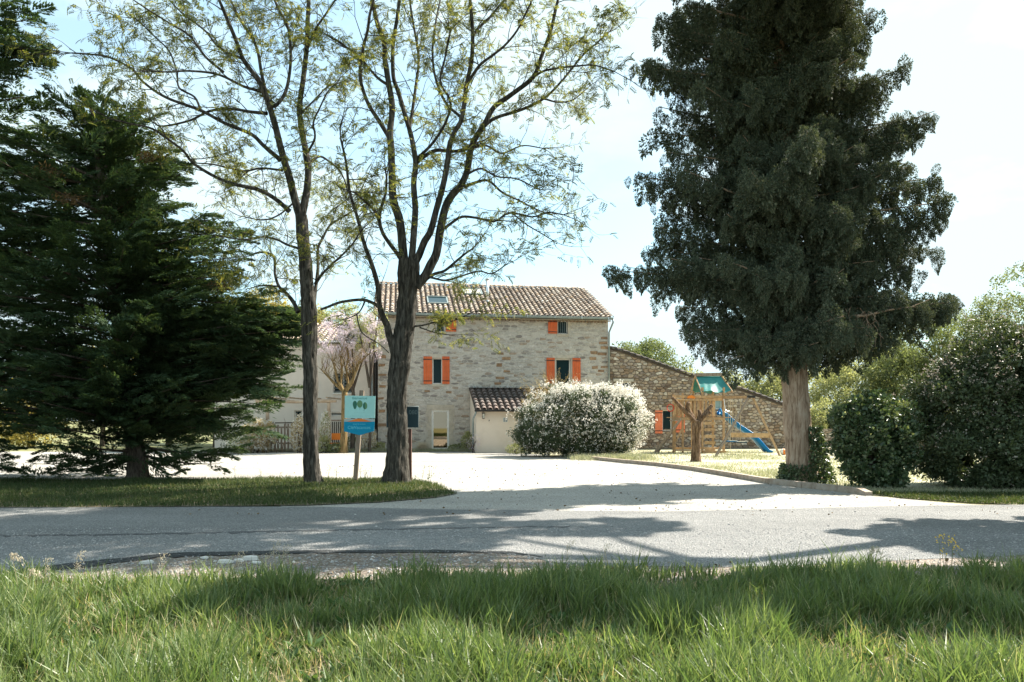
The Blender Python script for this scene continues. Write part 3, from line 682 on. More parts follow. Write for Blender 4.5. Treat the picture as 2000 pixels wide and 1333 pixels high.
# verge course on the right gable
for i in range(15):
    u = i*.42; V, Fc = tile_mesh(.10, .46, 90+i)
    o = mobj('verge_tile', V, Fc, M_tile, roof, True); o.location = (WL+.10, eave[0]+u*math.cos(rang), eave[1]+u*math.sin(rang)+.02); o.rotation_euler = (rang, 0, 0)
# cornice: one row of half-round tile ends under the eave
cn = MB()
for i in range(62):
    x = .1 + i*.2
    if x > WL-.05: break
    for k in range(6):
        t0, t1 = math.pi*k/6, math.pi*(k+1)/6; r_ = .085; zc = 6.98
        cn.add([(x-r_*math.cos(t0),-.20,zc+.07*math.sin(t0)),(x-r_*math.cos(t1),-.20,zc+.07*math.sin(t1)),(x-r_*math.cos(t1),.0,zc+.07*math.sin(t1)),(x-r_*math.cos(t0),.0,zc+.07*math.sin(t0))],[(0,1,2,3)])
c_ = cn.build('cornice_tiles', surf('cornice_tile', [(.30,.20,.13),(.42,.30,.20)], 8), house); c_['kind'] = 'stuff'
MB().box(-.1, -.24, 7.055, WL+.1, .0, 7.10).build('cornice', M_dress, house)
# gutter and downpipes
g = MB(); pr = [(-.42-.075*math.cos(t)-.06, 7.20-.10*math.sin(t)) for t in [math.pi*k/8 for k in range(9)]]
for (y0, z0), (y1, z1) in zip(pr, pr[1:]):
    g.add([(-.3,y0,z0),(WL+.14,y0,z0),(WL+.14,y1,z1),(-.3,y1,z1)], [(0,1,2,3)])
g.tube([(-.3,-.56,7.21),(WL+.14,-.56,7.21)], .012, 6)
gut = g.build('gutter', M_zinc, house)
for i in range(9): MB().box(.4+i*1.5, -.585, 7.12, .44+i*1.5, -.57, 7.24).build('gutter_bracket', M_zinc_br, gut)
dp = lambda pts, parent, r_=.05, mat=M_zinc: MB().tube(pts, r_, 10).build('downpipe', mat, parent, True)
dp([(WL+.14,-.48,7.12),(WL+.14,-.48,6.95),(WL+.02,-.12,6.45),(WL+.02,-.12,.1)], house)
dp([(-.10,-.40,7.12),(-.10,-.40,6.95),(-.12,-.1,6.5),(-.12,-.1,.1)], house, mat=M_iron)
dp([(-.32,-.12,4.6),(-.32,-.12,.1)], house)
# stove flue
b = roofpt(952, 591); 
fl = MB().tube([b + Vector((0,0,-.1)), b + Vector((0,0,1.28))], .085, 14).build('flue', M_zinc_br, house, True)
MB().tube([b + Vector((0,0,1.30)), b + Vector((0,0,1.33)), b + Vector((0,0,1.40))], [.13, .13, .02], 14).build('cowl', M_zinc_br, fl)
MB().tube([b + Vector((0,0,.02)), b + Vector((0,0,.10))], [.14, .10], 14).build('collar', M_zinc, fl)

# garage extension
gar = MB()
gz0, gz1 = 2.12, 3.22
fw = MB().box(gs0, -gd, 0, gs1, -gd+.2, gz0).build('front_wall', M_rend, house)
sw = MB().add([(gs0,-gd+.2,0),(gs0,-.04,0),(gs0,-.04,gz1-.03),(gs0,-gd+.2,gz0),(gs0+.2,-gd+.2,0),(gs0+.2,-.04,0),(gs0+.2,-.04,gz1-.03),(gs0+.2,-gd+.2,gz0)],
         [(0,3,2,1),(4,5,6,7),(0,1,5,4),(1,2,6,5),(2,3,7,6),(3,0,4,7)]).build('side_wall', M_rend, house)
MB().box(gs1-.2, -gd+.2, 0, gs1, -.04, 2.1).build('side_wall', M_rend, house)
ge, gr = (-gd-.18, 2.10), (-.06, 3.34)
groof = channel_deck(house, gs0-.06, gs1+.1, ge, gr, .30, M_channel, 'garage_roof', .07)
tile_roof(groof, gs0-.08, gs1+.1, ge, gr, .30, .105, .48, .42, M_tile_dk, 200, seed=5)
MB().box(gs0-.1, -.30, 3.36, gs1+.1, -.035, 3.385).build('lead_flashing', M_zinc_br, house)
g = MB(); pr = [(ge[0]-.05-.06*math.cos(t), 2.10-.08*math.sin(t)) for t in [math.pi*k/8 for k in range(9)]]
for (y0, z0), (y1, z1) in zip(pr, pr[1:]): g.add([(gs0-.1,y0,z0),(gs1+.1,y0,z0),(gs1+.1,y1,z1),(gs0-.1,y1,z1)], [(0,1,2,3)])
g.tube([(gs0-.1,ge[0]-.11,2.105),(gs1+.1,ge[0]-.11,2.105)], .010, 6).build('gutter', M_iron, house)
dp([(gs0-.03,-gd-.2,2.04),(gs0-.03,-gd-.2,1.95),(gs0-.14,-gd+.05,1.65),(gs0-.14,-gd+.05,.1)], house, .045)
# wall lamp, tap, vent on the garage front
def gpt(px, py): return fac(px, py, -gd)
x, z = gpt(944, 813)
la = bpy.data.objects.new('wall_lamp', None); link(la, house); la.location = (x, -gd, z)
MB().box(-.05,-.03,-.12,.05,0,.14).box(-.075,-.16,.13,.075,-.03,.16).box(-.06,-.15,-.13,.06,-.03,-.11).build('bracket', M_iron, la)
MB().box(-.045,-.14,-.10,.045,-.045,.12).build('lamp_glass', plain('opal', (.6,.58,.5)), la)
for sx in (-.06, .05): MB().box(sx,-.15,-.11,sx+.01,-.14,.13).build('bar', M_iron, la)
x, z = gpt(956, 821); MB().tube([(x,-gd,z),(x,-gd-.07,z),(x-.05,-gd-.08,z-.05)], .014, 8).build('tap', M_iron, house)
x, z = gpt(987, 820.5)
v = MB().box(x-.12,-gd-.02,z-.12,x-.10,-gd+.0,z+.12).box(x+.10,-gd-.02,z-.12,x+.12,-gd,z+.12).box(x-.10,-gd-.02,z-.12,x+.10,-gd,z-.10).box(x-.10,-gd-.02,z+.10,x+.10,-gd,z+.12).box(x-.012,-gd-.018,z-.10,x+.012,-gd,z+.10).build('vent', M_white_fr, house)
for a, b in ((x-.10, x-.014), (x+.014, x+.10)): MB().box(a,-gd-.008,z-.10,b,-gd,z+.10).build('grille', plain('grille_grey', (.3,.33,.33)), v)

# ================================================================ ANNEX (low stone barn on the right)
Aloc = Vector((5.40, 39.75, 0)); AT = R(5)
annex = empty('stone_barn', Aloc, AT, 'low rubble stone barn with sloping roof line behind the playground', 'barn')
AI = (Matrix.Translation(Aloc) @ Matrix.Rotation(AT, 4, 'Z')).inverted(); AO = AI @ Vector((0, 0, H))
def afac(px, py, yl=0.0):
    d = AI.to_3x3() @ Vector(((px-CX)/F, 1, -(py-HY)/F)); t = (yl-AO.y)/d.y; return (AO.x+d.x*t, AO.z+d.z*t)
ap = [afac(*q) for q in [(1189, 682), (1215, 689), (1270, 708), (1345, 735), (1450, 764), (1530, 793), (1580, 812)]]
ap[0] = (0.0, ap[0][1]); AW = ap[-1][0]
atop = lambda s: float(np.interp(s, [p[0] for p in ap], [p[1] for p in ap]))
ah = [win_px(1202, 746, 1233, 776, 0, afac), win_px(1294, 801, 1313, 842, 0, afac), win_px(1397, 781, 1411, 800, 0, afac)]
# split columns at the profile points too
def holed_annex():
    xs = sorted(set([0, AW] + [v for h in ah for v in (h[0], h[2])] + [p[0] for p in ap])); mb = MB()
    for a, b in zip(xs, xs[1:]):
        hs = sorted([h for h in ah if h[0] < (a+b)/2 < h[2]], key=lambda h: h[1]); z = 0
        for h in hs:
            mb.add([(a,0,z),(b,0,z),(b,0,h[1]),(a,0,h[1])], [(0,1,2,3)]); z = h[3]
        mb.add([(a,0,z),(b,0,z),(b,0,atop(b)),(a,0,atop(a))], [(0,1,2,3)])
    for x0,z0,x1,z1 in ah:
        mb.add([(x0,0,z0),(x1,0,z0),(x1,0,z1),(x0,0,z1),(x0,.25,z0),(x1,.25,z0),(x1,.25,z1),(x0,.25,z1)], [(0,4,5,1),(1,5,6,2),(2,6,7,3),(3,7,4,0)])
    return mb.build('front_wall', M_mortar2, annex)
holed_annex()
rf = MB()
for (x0, z0), (x1, z1) in zip(ap, ap[1:]):
    rf.add([(x0,-.06,z0),(x1,-.06,z1),(x1,8,z1),(x0,8,z0),(x0,-.06,z0+.10),(x1,-.06,z1+.10),(x1,8,z1+.10),(x0,8,z0+.10)], [(0,3,2,1),(4,5,6,7),(0,1,5,4),(2,3,7,6)])
arf = rf.build('roof', M_channel, annex)
MB().add([(AW,0,0),(AW,8,0),(AW,8,ap[-1][1]),(AW,0,ap[-1][1])], [(0,1,2,3)]).add([(0,8,0),(AW,8,0),(AW,8,ap[-1][1]),(0,8,ap[0][1])], [(3,2,1,0)]).build('side_wall', M_mortar2, annex)
# verge tiles laid down the slope
vm = [mesh_data('verge_tile', *tile_mesh(.085, .44, 200+i), M_tile_dk, True) for i in range(3)]
sl_pts = []; s = .0
while s < AW - .2:
    z = atop(s); an = math.atan2(atop(s+.3)-z, .3); 
    o = link(bpy.data.objects.new('verge_tile', random.choice(vm)), arf)
    o.matrix_local = Matrix.Translation((s+.40, -.02, atop(s+.40)+.11)) @ Matrix.Rotation(an, 4, 'Y').inverted() @ Matrix.Rotation(R(90), 4, 'Z')
    s += .36
bl = [(h[0]-.12, h[1]-.05, h[2]+.12, h[3]+.2) for h in ah]
print('annex stones', rubble_wall(annex, AW, atop, bl, M_stone2, .29, .165, (.015, .06), 11, 300, .012))
for h in ah: MB().box(h[0]-.12, -.05, h[3]+.005, h[2]+.12, .06, h[3]+.16).build('lintel', M_dress if h is ah[0] else M_kerb, annex)
window(annex, ah[0], fr=.07); window(annex, ah[1], fr=.06); window(annex, ah[2], fr=.06, glass=plain('pale_curtain', (.30,.42,.44)))
shutter(annex, win_px(1279, 802, 1293.5, 847, 0, afac), M_shutter_old); shutter(annex, win_px(1315, 802, 1337, 845, 0, afac), M_shutter_old)

# low garden wall right of the barn, with a pale timber edging before it
lw = empty('garden_wall', (16.3, 38.6, 0), R(2), 'low rubble garden wall behind the big trunk', 'wall')
MB().box(0, 0, 0, 9, .35, 1.12).build('wall_core', M_mortar2, lw)
rubble_wall(lw, 9, lambda s: 1.13, [], M_stone2, .34, .15, (.015, .045), 23, 300, .012)
o = MB().beam(Vector((*G(1590, 886), .28)), Vector((*G(1672, 893), .26)), .3, .14).box(14.15, 34.2, .0, 14.3, 34.35, .21).box(15.6, 32.6, 0, 15.75, 32.75, .2).build('garden_bench', M_dress)
tag(o, 'low pale slab bench on the lawn right of the big trunk', 'bench')

# ================================================================ CREAM HOUSE on the left
CL = Vector((-15.6, 37.6, 0)); CT = R(4)
cream = empty('cream_house', CL, CT, 'cream rendered house wing behind the pergola, left of the stone house', 'house')
CI = (Matrix.Translation(CL) @ Matrix.Rotation(CT, 4, 'Z')).inverted(); CO = CI @ Vector((0, 0, H))
def cfac(px, py, yl=0.0):
    d = CI.to_3x3() @ Vector(((px-CX)/F, 1, -(py-HY)/F)); t = (yl-CO.y)/d.y; return (CO.x+d.x*t, CO.z+d.z*t)
CW = 8.2; CZ = 5.7
ch = [win_px(651, 728, 690, 768, 0, cfac), win_px(645, 806, 668, 812, 0, cfac), win_px(575, 802, 590, 850, 0, cfac)]
holed_wall(CW, lambda s: CZ, ch, M_rend2, 'front_wall', cream)
MB().add([(0,0,0),(0,8,0),(0,8,CZ),(0,0,CZ)], [(3,2,1,0)]).add([(CW,0,0),(CW,8,0),(CW,8,CZ),(CW,0,CZ)], [(0,1,2,3)]).build('side_wall', M_rend2, cream)
for h in ch[:1]: 
    o = window(cream, h, mull=1); 
    n = 6
    for k in range(n): MB().box(h[0]+.02, .05, h[1]+.06+k*(h[3]-h[1])/n*.9, h[2]-.02, .075, h[1]+.12+k*(h[3]-h[1])/n*.9).build('louvre', plain('louvre_grey', (.12,.14,.14)), o)
    MB().box(h[0]-.05, -.06, h[1]-.06, h[2]+.05, .1, h[1]-.004).build('sill', M_white_fr, cream)
window(cream, ch[1]); window(cream, ch[2])
cro = channel_deck(cream, -.2, CW+.1, (-.35, CZ+.02), (4.0, CZ+1.5), .30, M_channel, 'roof')
tile_roof(cro, -.2, CW+.1, (-.35, CZ+.02), (4.0, CZ+1.5), .30, .10, .48, .42, M_tile, 290, seed=9)
g = MB().tube([(-.2,-.43,CZ),(CW+.0,-.43,CZ)], .055, 8).build('gutter', M_zinc, cream, True)

# ================================================================ PERGOLA, FENCE, CHAIRS
M_logs = surf('log_wood', [(.30,.21,.14),(.42,.32,.23),(.50,.42,.33)], 5, bump=.01, bscale=18, stretch=(1,1,.4))
PD = 35.8
pg = empty('pergola', P(642, 880, PD) * Vector((1,1,0)) if False else Vector((P(642, 870, PD).x, PD, 0)), 0, 'rustic timber pergola with one long top beam before the cream house', 'pergola')
def loc(px, py, d, o): return P(px, py, d) - o.location
MB().tube([loc(500, 783, PD, pg), loc(580, 785, PD, pg), loc(657, 783, PD, pg)], [.10, .09, .09], 10).build('beam', M_logs, pg)
MB().tube([loc(500, 787, PD+2.4, pg), loc(655, 786, PD+2.4, pg)], .08, 8).build('beam', M_logs, pg)
for px in (642, 522):
    a = loc(px, 787, PD, pg); MB().tube([(a.x, 0, 0), (a.x+.02, 0, a.z*.5), (a.x, 0, a.z)], [.10, .09, .085], 10).build('post', M_logs, pg)
for px in (530, 565, 600, 640):
    a = loc(px, 781, PD, pg); MB().tube([(a.x, -.25, a.z+.10), (a.x+.1, 2.6, a.z+.10)], .045, 6).build('rafter', M_logs, pg)
# picket fence left
pf = empty('picket_fence', (P(560, 870, 35.9).x, 35.9, 0), 0, 'weathered upright picket fence under the pergola beam', 'fence')
x0, x1 = P(515, 870, 35.9).x, P(596, 870, 35.9).x; x = x0; i = 0
while x < x1:
    hh = random.uniform(1.25, 1.42)
    MB().box(x-pf.location.x, -.02, .05, x+.085-pf.location.x, .01, hh).build('picket', M_wood, pf); x += .17; i += 1
for z in (.4, 1.2): MB().box(x0-pf.location.x, .012, z, x1-pf.location.x, .06, z+.08).build('rail', M_wood, pf)
MB().beam((x0-pf.location.x, -.06, 1.45), (x1-pf.location.x, -.06, 1.48), .06, .06).build('rail', M_bark_dk, pf)
pf2 = empty('picket_fence', (P(630, 870, 35.7).x, 35.7, 0), 0, 'short brown board fence beside the pergola post', 'fence')
for k in range(6):
    x = P(622 + k*3.6, 870, 35.7).x - pf2.location.x; MB().box(x, -.02, .05, x+.075, .01, 1.2 + random.uniform(-.05, .3)).build('picket', M_logs, pf2)
MB().box(P(621, 870, 35.7).x - pf2.location.x, .012, .9, .3, .05, .97).build('rail', M_logs, pf2)
# slatted railing and orange chair
M_orange = plain('orange_paint', (.75,.22,.03), .5)
rl = empty('slatted_railing', (P(657, 870, 36.3).x, 36.3, 0), 0, 'dark slatted timber railing behind the orange chair', 'railing')
for k in range(7): MB().box(-.33+k*.1, 0, .3, -.28+k*.1, .04, 1.52).build('slat', M_bark_dk, rl)
for z in (.3, 1.55): MB().box(-.36, -.01, z, .4, .06, z+.07).build('rail', M_wood, rl)
ch_ = empty('garden_chair', (P(655, 875, 35.4).x, 35.4, 0), 0, 'orange garden chair on the terrace behind the small pollarded tree', 'chair')
MB().box(-.24,-.22,.44,.24,.22,.48).build('seat', M_orange, ch_)
for sx in (-.22, .19):
    for sy in (-.2, .17): MB().box(sx, sy, 0, sx+.03, sy+.03, .44).build('leg', M_iron, ch_)
MB().box(-.24,.20,.62,.24,.23,.95).build('backrest', M_orange, ch_)
for sx in (-.22, .19): MB().box(sx, .21, .48, sx+.03, .235, .62).build('back_post', M_iron, ch_)

# ================================================================ SIGNS
SD = 18.7
def tri_fill(name, pts, y, mat, parent, thick=.004):
    """flat printed shape, extruded a little"""
    n = len(pts)
    V = [(x, y, z) for x, z in pts] + [(x, y + thick, z) for x, z in pts]
    return mobj(name, V, [np.array([list(range(n))[::-1]]), np.array([(i, (i+1)%n, n+(i+1)%n, n+i) for i in range(n)])], mat, parent)
sg = empty('welcome_sign', (P(693, 941, SD).x, SD, 0), 0, 'aqua and blue welcome sign with three printed trees on a leaning wooden post', 'sign')
def sl_(px, py): q = P(px, py, SD); return (q.x - sg.location.x, q.z)
a, b = sl_(693, 943), sl_(706, 763)
MB().beam((a[0], .05, -.05), (b[0], .05, b[1]), .115, .07, up=(0,1,0)).build('post', M_wood, sg)
M_aqua = plain('aqua_panel', (.42,.76,.74), .8); M_blue = plain('blue_panel', (.005,.28,.48), .8); M_silver = plain('grey_strip', (.42,.50,.50), .4)
M_org = plain('orange_print', (.85,.22,.04), .4); M_g1 = plain('dark_green_print', (.03,.16,.11), .5); M_g2 = plain('green_print', (.12,.27,.13), .5); M_lt = plain('light_blue_print', (.16,.62,.75), .4); M_teal = plain('teal_print', (.07,.30,.28), .4)
def quad(px): return [sl_(*p) for p in px]
tri_fill('upper_panel', quad([(673.5,773),(733,774),(732,817.5),(673,817)]), 0, M_aqua, sg, .012)
tri_fill('lower_panel', quad([(672.5,818.5),(731.5,819),(731.3,824),(672,824)]), -.004, M_silver, sg, .012)
arc = [(678+ i*4.8, 824 - 5.6*math.sin(math.pi*i/10)**1.2) for i in range(11)]
tri_fill('orange_arc', quad(arc[::-1]), -.009, M_org, sg)
tri_fill('blue_shield', quad([(672,824),(731.3,824),(730.5,842.5),(702.5,850.5),(672,843)][::-1]), -.006, M_blue, sg, .014)
def leafshape(cx, cy, w_, h_, pw=1.0):
    return [(cx + w_*math.sin(t)*(1 - .25*pw*math.cos(t)), cy - h_*math.cos(t)) for t in [2*math.pi*i/16 for i in range(16)]]
for cx, cy, w_, h_, m in ((693.2,791.5,4.0,8.2,M_g1),(702.8,789.5,5.4,7.2,M_g2),(713,793,4.3,7.0,M_g2)):
    tri_fill('tree_print', quad(leafshape(cx, cy, w_, h_, -1 if m is M_g1 else .0)[::-1]), -.004, m, sg)
tri_fill('tree_print', quad([(713,786),(709.3,790),(709,796),(712,800),(713,800)]), -.0065, M_g1, sg)
for cx, y0 in ((702.8, 796), (710.8, 799)): tri_fill('stem_print', quad([(cx,y0),(cx+.6,y0),(cx+.4,y0+4.5),(cx-.2,y0+4.5)]), -.003, M_teal, sg)
def text(name, body, size, loc, mat, parent, align='CENTER', ext=.001):
    c = bpy.data.curves.new(name, 'FONT'); c.body = body; c.size = size; c.align_x = align; c.extrude = ext
    t = bpy.data.objects.new(name, c); me = bpy.data.meshes.new_from_object(t); bpy.data.objects.remove(t); me.materials.clear(); me.materials.append(mat)
    o = link(bpy.data.objects.new(name, me), parent); o.location = loc; o.rotation_euler = (R(90), 0, 0); return o
x, z = sl_(702.5, 780.3); text('lettering', 'Bienvenue', .095, (x, -.003, z), M_teal, sg)
x, z = sl_(701.5, 838.3); text('lettering', 'CléVacances', .118, (x, -.009, z), M_lt, sg)
x, z = sl_(701.5, 829.8); text('lettering', 'MEUBLÉ DE TOURISME', .033, (x, -.009, z), M_lt, sg)
x, z = sl_(702.5, 807.6); text('lettering', '- - - - - - - - - -', .05, (x, -.003, z), M_teal, sg)
x, z = sl_(702.5, 813.9); text('lettering', '- - - - - - - - - - - - - - - -', .055, (x, -.003, z), M_teal, sg)
ns_ = empty('number_board', (P(798, 941, 18.75).x, 18.75, 0), 0, 'dark slate board with number 080 on a brown post behind the right locust trunk', 'sign')
def nl(px, py): q = P(px, py, 18.75); return (q.x - ns_.location.x, q.z)
M_slate = plain('slate_board', (.012,.035,.045), .45)
a, b = nl(755, 835.5), nl(817, 795)
MB().box(a[0], -.02, a[1], b[0], .05, b[1]).build('board', M_slate, ns_)
MB().box(a[0]-.01, -.03, b[1], b[0]+.01, .06, b[1]+.02).build('cap', M_zinc_br, ns_)
a, b = nl(791, 943), nl(804, 838); MB().beam((0, .06, -.05), (nl(797.5, 836)[0], .06, b[1]), .15, .12, up=(0,1,0)).build('post', surf('brown_post', [(.06,.03,.025),(.12,.07,.05)], 5, bump=.004), ns_)
x, z = nl(817, 809.5); text('digits', '080', .155, (x-.015, -.024, z), plain('grey_digit', (.10,.15,.16)), ns_, 'RIGHT')

# ================================================================ PLAYGROUND
KD = 35.4
py_ = empty('playground_tower', (P(1350, 884, KD).x, KD, 0), 0, 'wooden climbing frame tower with green canvas roof and swing beam on the lawn', 'playground')
O = py_.location
def q(px, py, d=KD): return P(px, py, d) - O
DN, DB = KD - .55, KD + .75                             # near and far post rows
def post(px, top, d, name='post', w_=.09):
    a = q(px, top, d); MB().box(a.x-w_/2, a.y-w_/2, 0, a.x+w_/2, a.y+w_/2, a.z).build(name, M_pine, py_)
for px, top, d in [(1315.5,771,DN),(1333.5,768,DN),(1352,771,DB),(1372,757,DN),(1413.5,757,DN),(1392.5,757,DB),(1354,757,DB),(1318,775,DB)]: post(px, top, d)
def beam(name, a, b, w_=.06, h_=.10, mat=None): return MB().beam(a, b, w_, h_).build(name, mat or M_pine, py_)
beam('rail', q(1313,775,DN-.08), q(1413,775.5,DN-.08), .04, .12); beam('rail', q(1313,781,DN-.07), q(1413,782,DN-.07), .04, .07)
beam('rail', q(1352,777,DB+.05), q(1413,779,DB+.05), .04, .1)
beam('rail', q(1314,775,DN), q(1318,777,DB), .04, .1)
for i in range(11):                                     # upright boards of the parapet
    px = 1318.5 + i*7.6
    if 1400 < px: break
    a, b = q(px, 814, DN+.03), q(px, 781, DN+.03); MB().box(a.x-.055, a.y, a.z, a.x+.055, a.y+.02, b.z).build('parapet_board', M_pine, py_)
for i in range(6):
    px = 1322 + i*9; a, b = q(px, 815, DB), q(px, 780, DB); MB().box(a.x-.06, a.y, a.z, a.x+.06, a.y+.02, b.z).build('parapet_board', M_pine, py_)
a = q(1313, 815, DN); b_ = q(1415, 815, DB)
for i in range(9):                                      # deck boards
    y = a.y + i*(b_.y-a.y)/9; MB().box(a.x, y+.005, a.z-.03, b_.x, y+(b_.y-a.y)/9-.005, a.z).build('deck_board', M_pine, py_)
beam('rail', q(1313,818.5,DN-.065), q(1415,818.5,DN-.065), .04, .12)
# climbing wall boards with gaps
for i, yy in enumerate((827, 839.5, 852.5, 865, 877)):
    beam('climbing_board', q(1376,yy,DN-.07), q(1397,yy+.4,DN-.07), .03, .15)
beam('base_board', q(1373,883,DN-.14), q(1418,884,DN-.14), .05, .16); beam('base_board', q(1316,880,DN-.13), q(1372,880.5,DN-.13), .04, .06)
beam('base_board', q(1316,876,DB+.1), q(1413,876,DB+.1), .04, .10)
beam('brace', q(1318,868,DN), q(1332,838,DN), .05, .07)
# boarding ladder on the left
for y_ in (DN-.35, DN+.15):
    beam('ladder_rail', q(1330.5,818,y_), q(1279 if y_ < DN else 1284,884,y_), .045, .11, M_wood)
for xx, yy in ((1316,822),(1305,840),(1297,855.5),(1286,871.5)):
    a = q(xx, yy, DN-.1); MB().box(a.x-.14, a.y-.27, a.z-.02, a.x+.16, a.y+.27, a.z+.035).build('tread', M_dress if False else M_wood, py_)
# roof: canvas gable with sagging folds
M_canvas = surf('green_canvas', [(.0,.14,.13),(.005,.19,.17)], 3, .45, bump=.01, bscale=4, spec=.5)
r0, r1 = q(1357.5, 735, KD+.1), q(1408.5, 734, KD+.1)
V = []; nx, ny = 22, 10
for side in (-1, 1):
    for i in range(nx+1):
        for j in range(ny+1):
            t, s = i/nx, j/ny; x = r0.x + (r1.x-r0.x)*t + (.10 + .25*(t)) * s * (1 if t > .5 else .6)
            V.append((x, r0.y + side*.72*s, r0.z - .80*s - .05*math.sin(t*9+2*s)*s - .06*math.sin(math.pi*s)*math.sin(t*math.pi) + .02*math.sin(t*23+s*5)*s))
m_ = (nx+1)*(ny+1); Fq = []
for sd_ in range(2):
    for i in range(nx):
        for j in range(ny):
            k = sd_*m_ + i*(ny+1)+j; Fq.append((k, k+ny+1, k+ny+2, k+1) if sd_ == 0 else (k, k+1, k+ny+2, k+ny+1))
cv = mobj('canvas_roof', V, [np.array(Fq)], M_canvas, py_, True)
beam('ridge_board', r0 + Vector((-.03,-.04,.06)), r1 + Vector((.03,-.04,.06)), .06, .16, M_wood); 
for e in (-.74, .74):
    beam('gable_board', Vector((r0.x, r0.y, r0.z+.02)), Vector((r0.x+.12 if e < 0 else r0.x-.05, r0.y+e, r0.z-.83)), .03, .08)
    beam('gable_board', Vector((r1.x, r1.y, r1.z+.02)), Vector((r1.x+.32, r1.y+e, r1.z-.83)), .03, .08)
# swing beam and A-frame
AF = q(1466, 776, 32.2)
beam('swing_beam', q(1411, 776.5, DN), AF, .09, .12, M_pine)
beam('swing_leg', AF + Vector((-.06,0,.02)), Vector((q(1397.5,893,31.2).x, 31.2-O.y, 0)), .085, .085, M_wood)  # greyer wood paints shade on the left leg; paler pine paints the lit right
beam('swing_leg', AF + Vector((.12,.06,.0)), Vector((q(1523,891,32.0).x, 32.0-O.y, 0)), .085, .085, M_pine)
MB().box(AF.x-.13, AF.y-.12, AF.z-.04, AF.x+.17, AF.y+.14, AF.z+.07).build('corner_bracket', M_iron, py_)
beam('cross_board', q(1428,850,31.7), q(1504,851,32.1), .04, .20)
# slide: a trough that waves down to the right
M_slide = plain('blue_plastic', (.0,.15,.36), .3); M_rope = plain('rope', (.42,.34,.22))
cl = [(1404,809,DB-.1),(1413,812,DB-.0),(1424,822,DB-.1),(1436,832,DB-.2),(1450,841,DB-.3),(1464,850,DB-.45),(1477,862,DB-.6),(1487,874,DB-.75),(1495,882,DB-.85),(1503,885,DB-.95)]
cl = [q(*c) for c in cl]
prof = [(-.27,.13),(-.25,.15),(-.23,.13),(-.20,.02),(-.10,-.01),(.10,-.01),(.20,.02),(.23,.13),(.25,.15),(.27,.13),(.22,-.02),(.11,-.05),(-.11,-.05),(-.22,-.02)]
V = []; k = len(prof)
for i, p in enumerate(cl):
    d = (cl[min(i+1,len(cl)-1)] - cl[max(i-1,0)]).normalized(); sdv = Vector((d.y, -d.x, 0)).normalized(); sdv = Vector((.25,-1,0)).normalized(); up = sdv.cross(d)
    if up.z < 0: up = -up
    for u, v in prof: V.append(p + sdv*u + up*v)
mobj('slide', V, [np.array([(i*k+j, i*k+(j+1)%k, (i+1)*k+(j+1)%k, (i+1)*k+j) for i in range(len(cl)-1) for j in range(k)])], M_slide, py_, True)
aa = q(1406, 806, DB-.1)
V = [(aa.x + .0, aa.y + .27*math.cos(t), aa.z - .12 + .30*math.sin(t)) for t in [math.pi*i/10 for i in range(11)]]
MB().tube(V, .04, 8).build('slide_hoop', M_slide, py_)
# orange disc, red handle on the parapet
a = q(1350, 777, DN-.13); MB().add([(a.x+.20*math.cos(t), a.y, a.z-.04+.15*math.sin(t)) for t in [math.pi*i/10 for i in range(11)]] + [(a.x+.20*math.cos(t), a.y+.02, a.z-.04+.15*math.sin(t)) for t in [math.pi*i/10 for i in range(11)]], [list(range(11))[::-1], list(range(11, 22))] + [[i, i+1, 12+i, 11+i] for i in range(10)]).build('orange_disc', M_orange, py_)
a = q(1309, 797, DN); MB().tube([(a.x+.17*math.cos(t), a.y-.06, a.z+.17*math.sin(t)) for t in [math.pi*2*i/12 for i in range(13)]], .02, 6).build('handle', plain('red_paint', (.6,.05,.03)), py_)
# swings
def swing_at(t): return q(1411,776.5,DN).lerp(AF, t)
for nm, t0, t1, zs, lab in (('plank_swing', .22, .38, .62, 'blue and white plank swing hanging from two ropes left of the slide'), ('glider_swing', .50, .66, .60, 'dark flat swing seat hanging nearest the end frame')):
    e = empty(nm, O + swing_at(t0), 0, lab, 'swing')
    a, b = swing_at(t0), swing_at(t1); dv = b - a
    for p in (Vector((0,0,-.05)), dv + Vector((0,0,-.05))): MB().tube([p, Vector((p.x, p.y, zs - a.z))], .012, 5).build('rope', M_rope, e)
    sx = .26; MB().box(min(0,dv.x)-.10, dv.y-.04, zs-a.z-.05, max(0,dv.x)+.28, .04, zs-a.z).build('seat', M_slide if nm == 'plank_swing' else plain('dark_seat', (.02,.05,.08)), e)
    MB().box(min(0,dv.x)-.10, dv.y-.06, zs-a.z, max(0,dv.x)+.20, dv.y-.045, zs-a.z+.03).build('seat_edge', M_white_fr, e)
e = empty('trapeze_swing', O + swing_at(.05), 0, 'white trapeze handle hanging high from the swing beam', 'swing')
MB().tube([(0,0,-.05),(.05,-.1,-.62),(.30,-.1,-.70)], .015, 5).build('rope', M_zinc_br, e); MB().tube([(.0,-.1,-.70),(.36,-.1,-.72)], .018, 6).build('bar', M_white_fr, e)
e = empty('climbing_rope', O + swing_at(.10) + Vector((.25,0,0)), 0, 'knotted rope hanging to the ground beside the tower', 'rope')
MB().tube([(0,0,-.05),(.01,0,-1.4),(0,0,-2.5)], .014, 5).build('rope', M_rope, e)
for z in (-1.7, -2.1): MB().tube([(0,0,z-.03),(0,0,z),(0,0,z+.03)], [.01,.03,.01], 6).build('knot', M_rope, e)
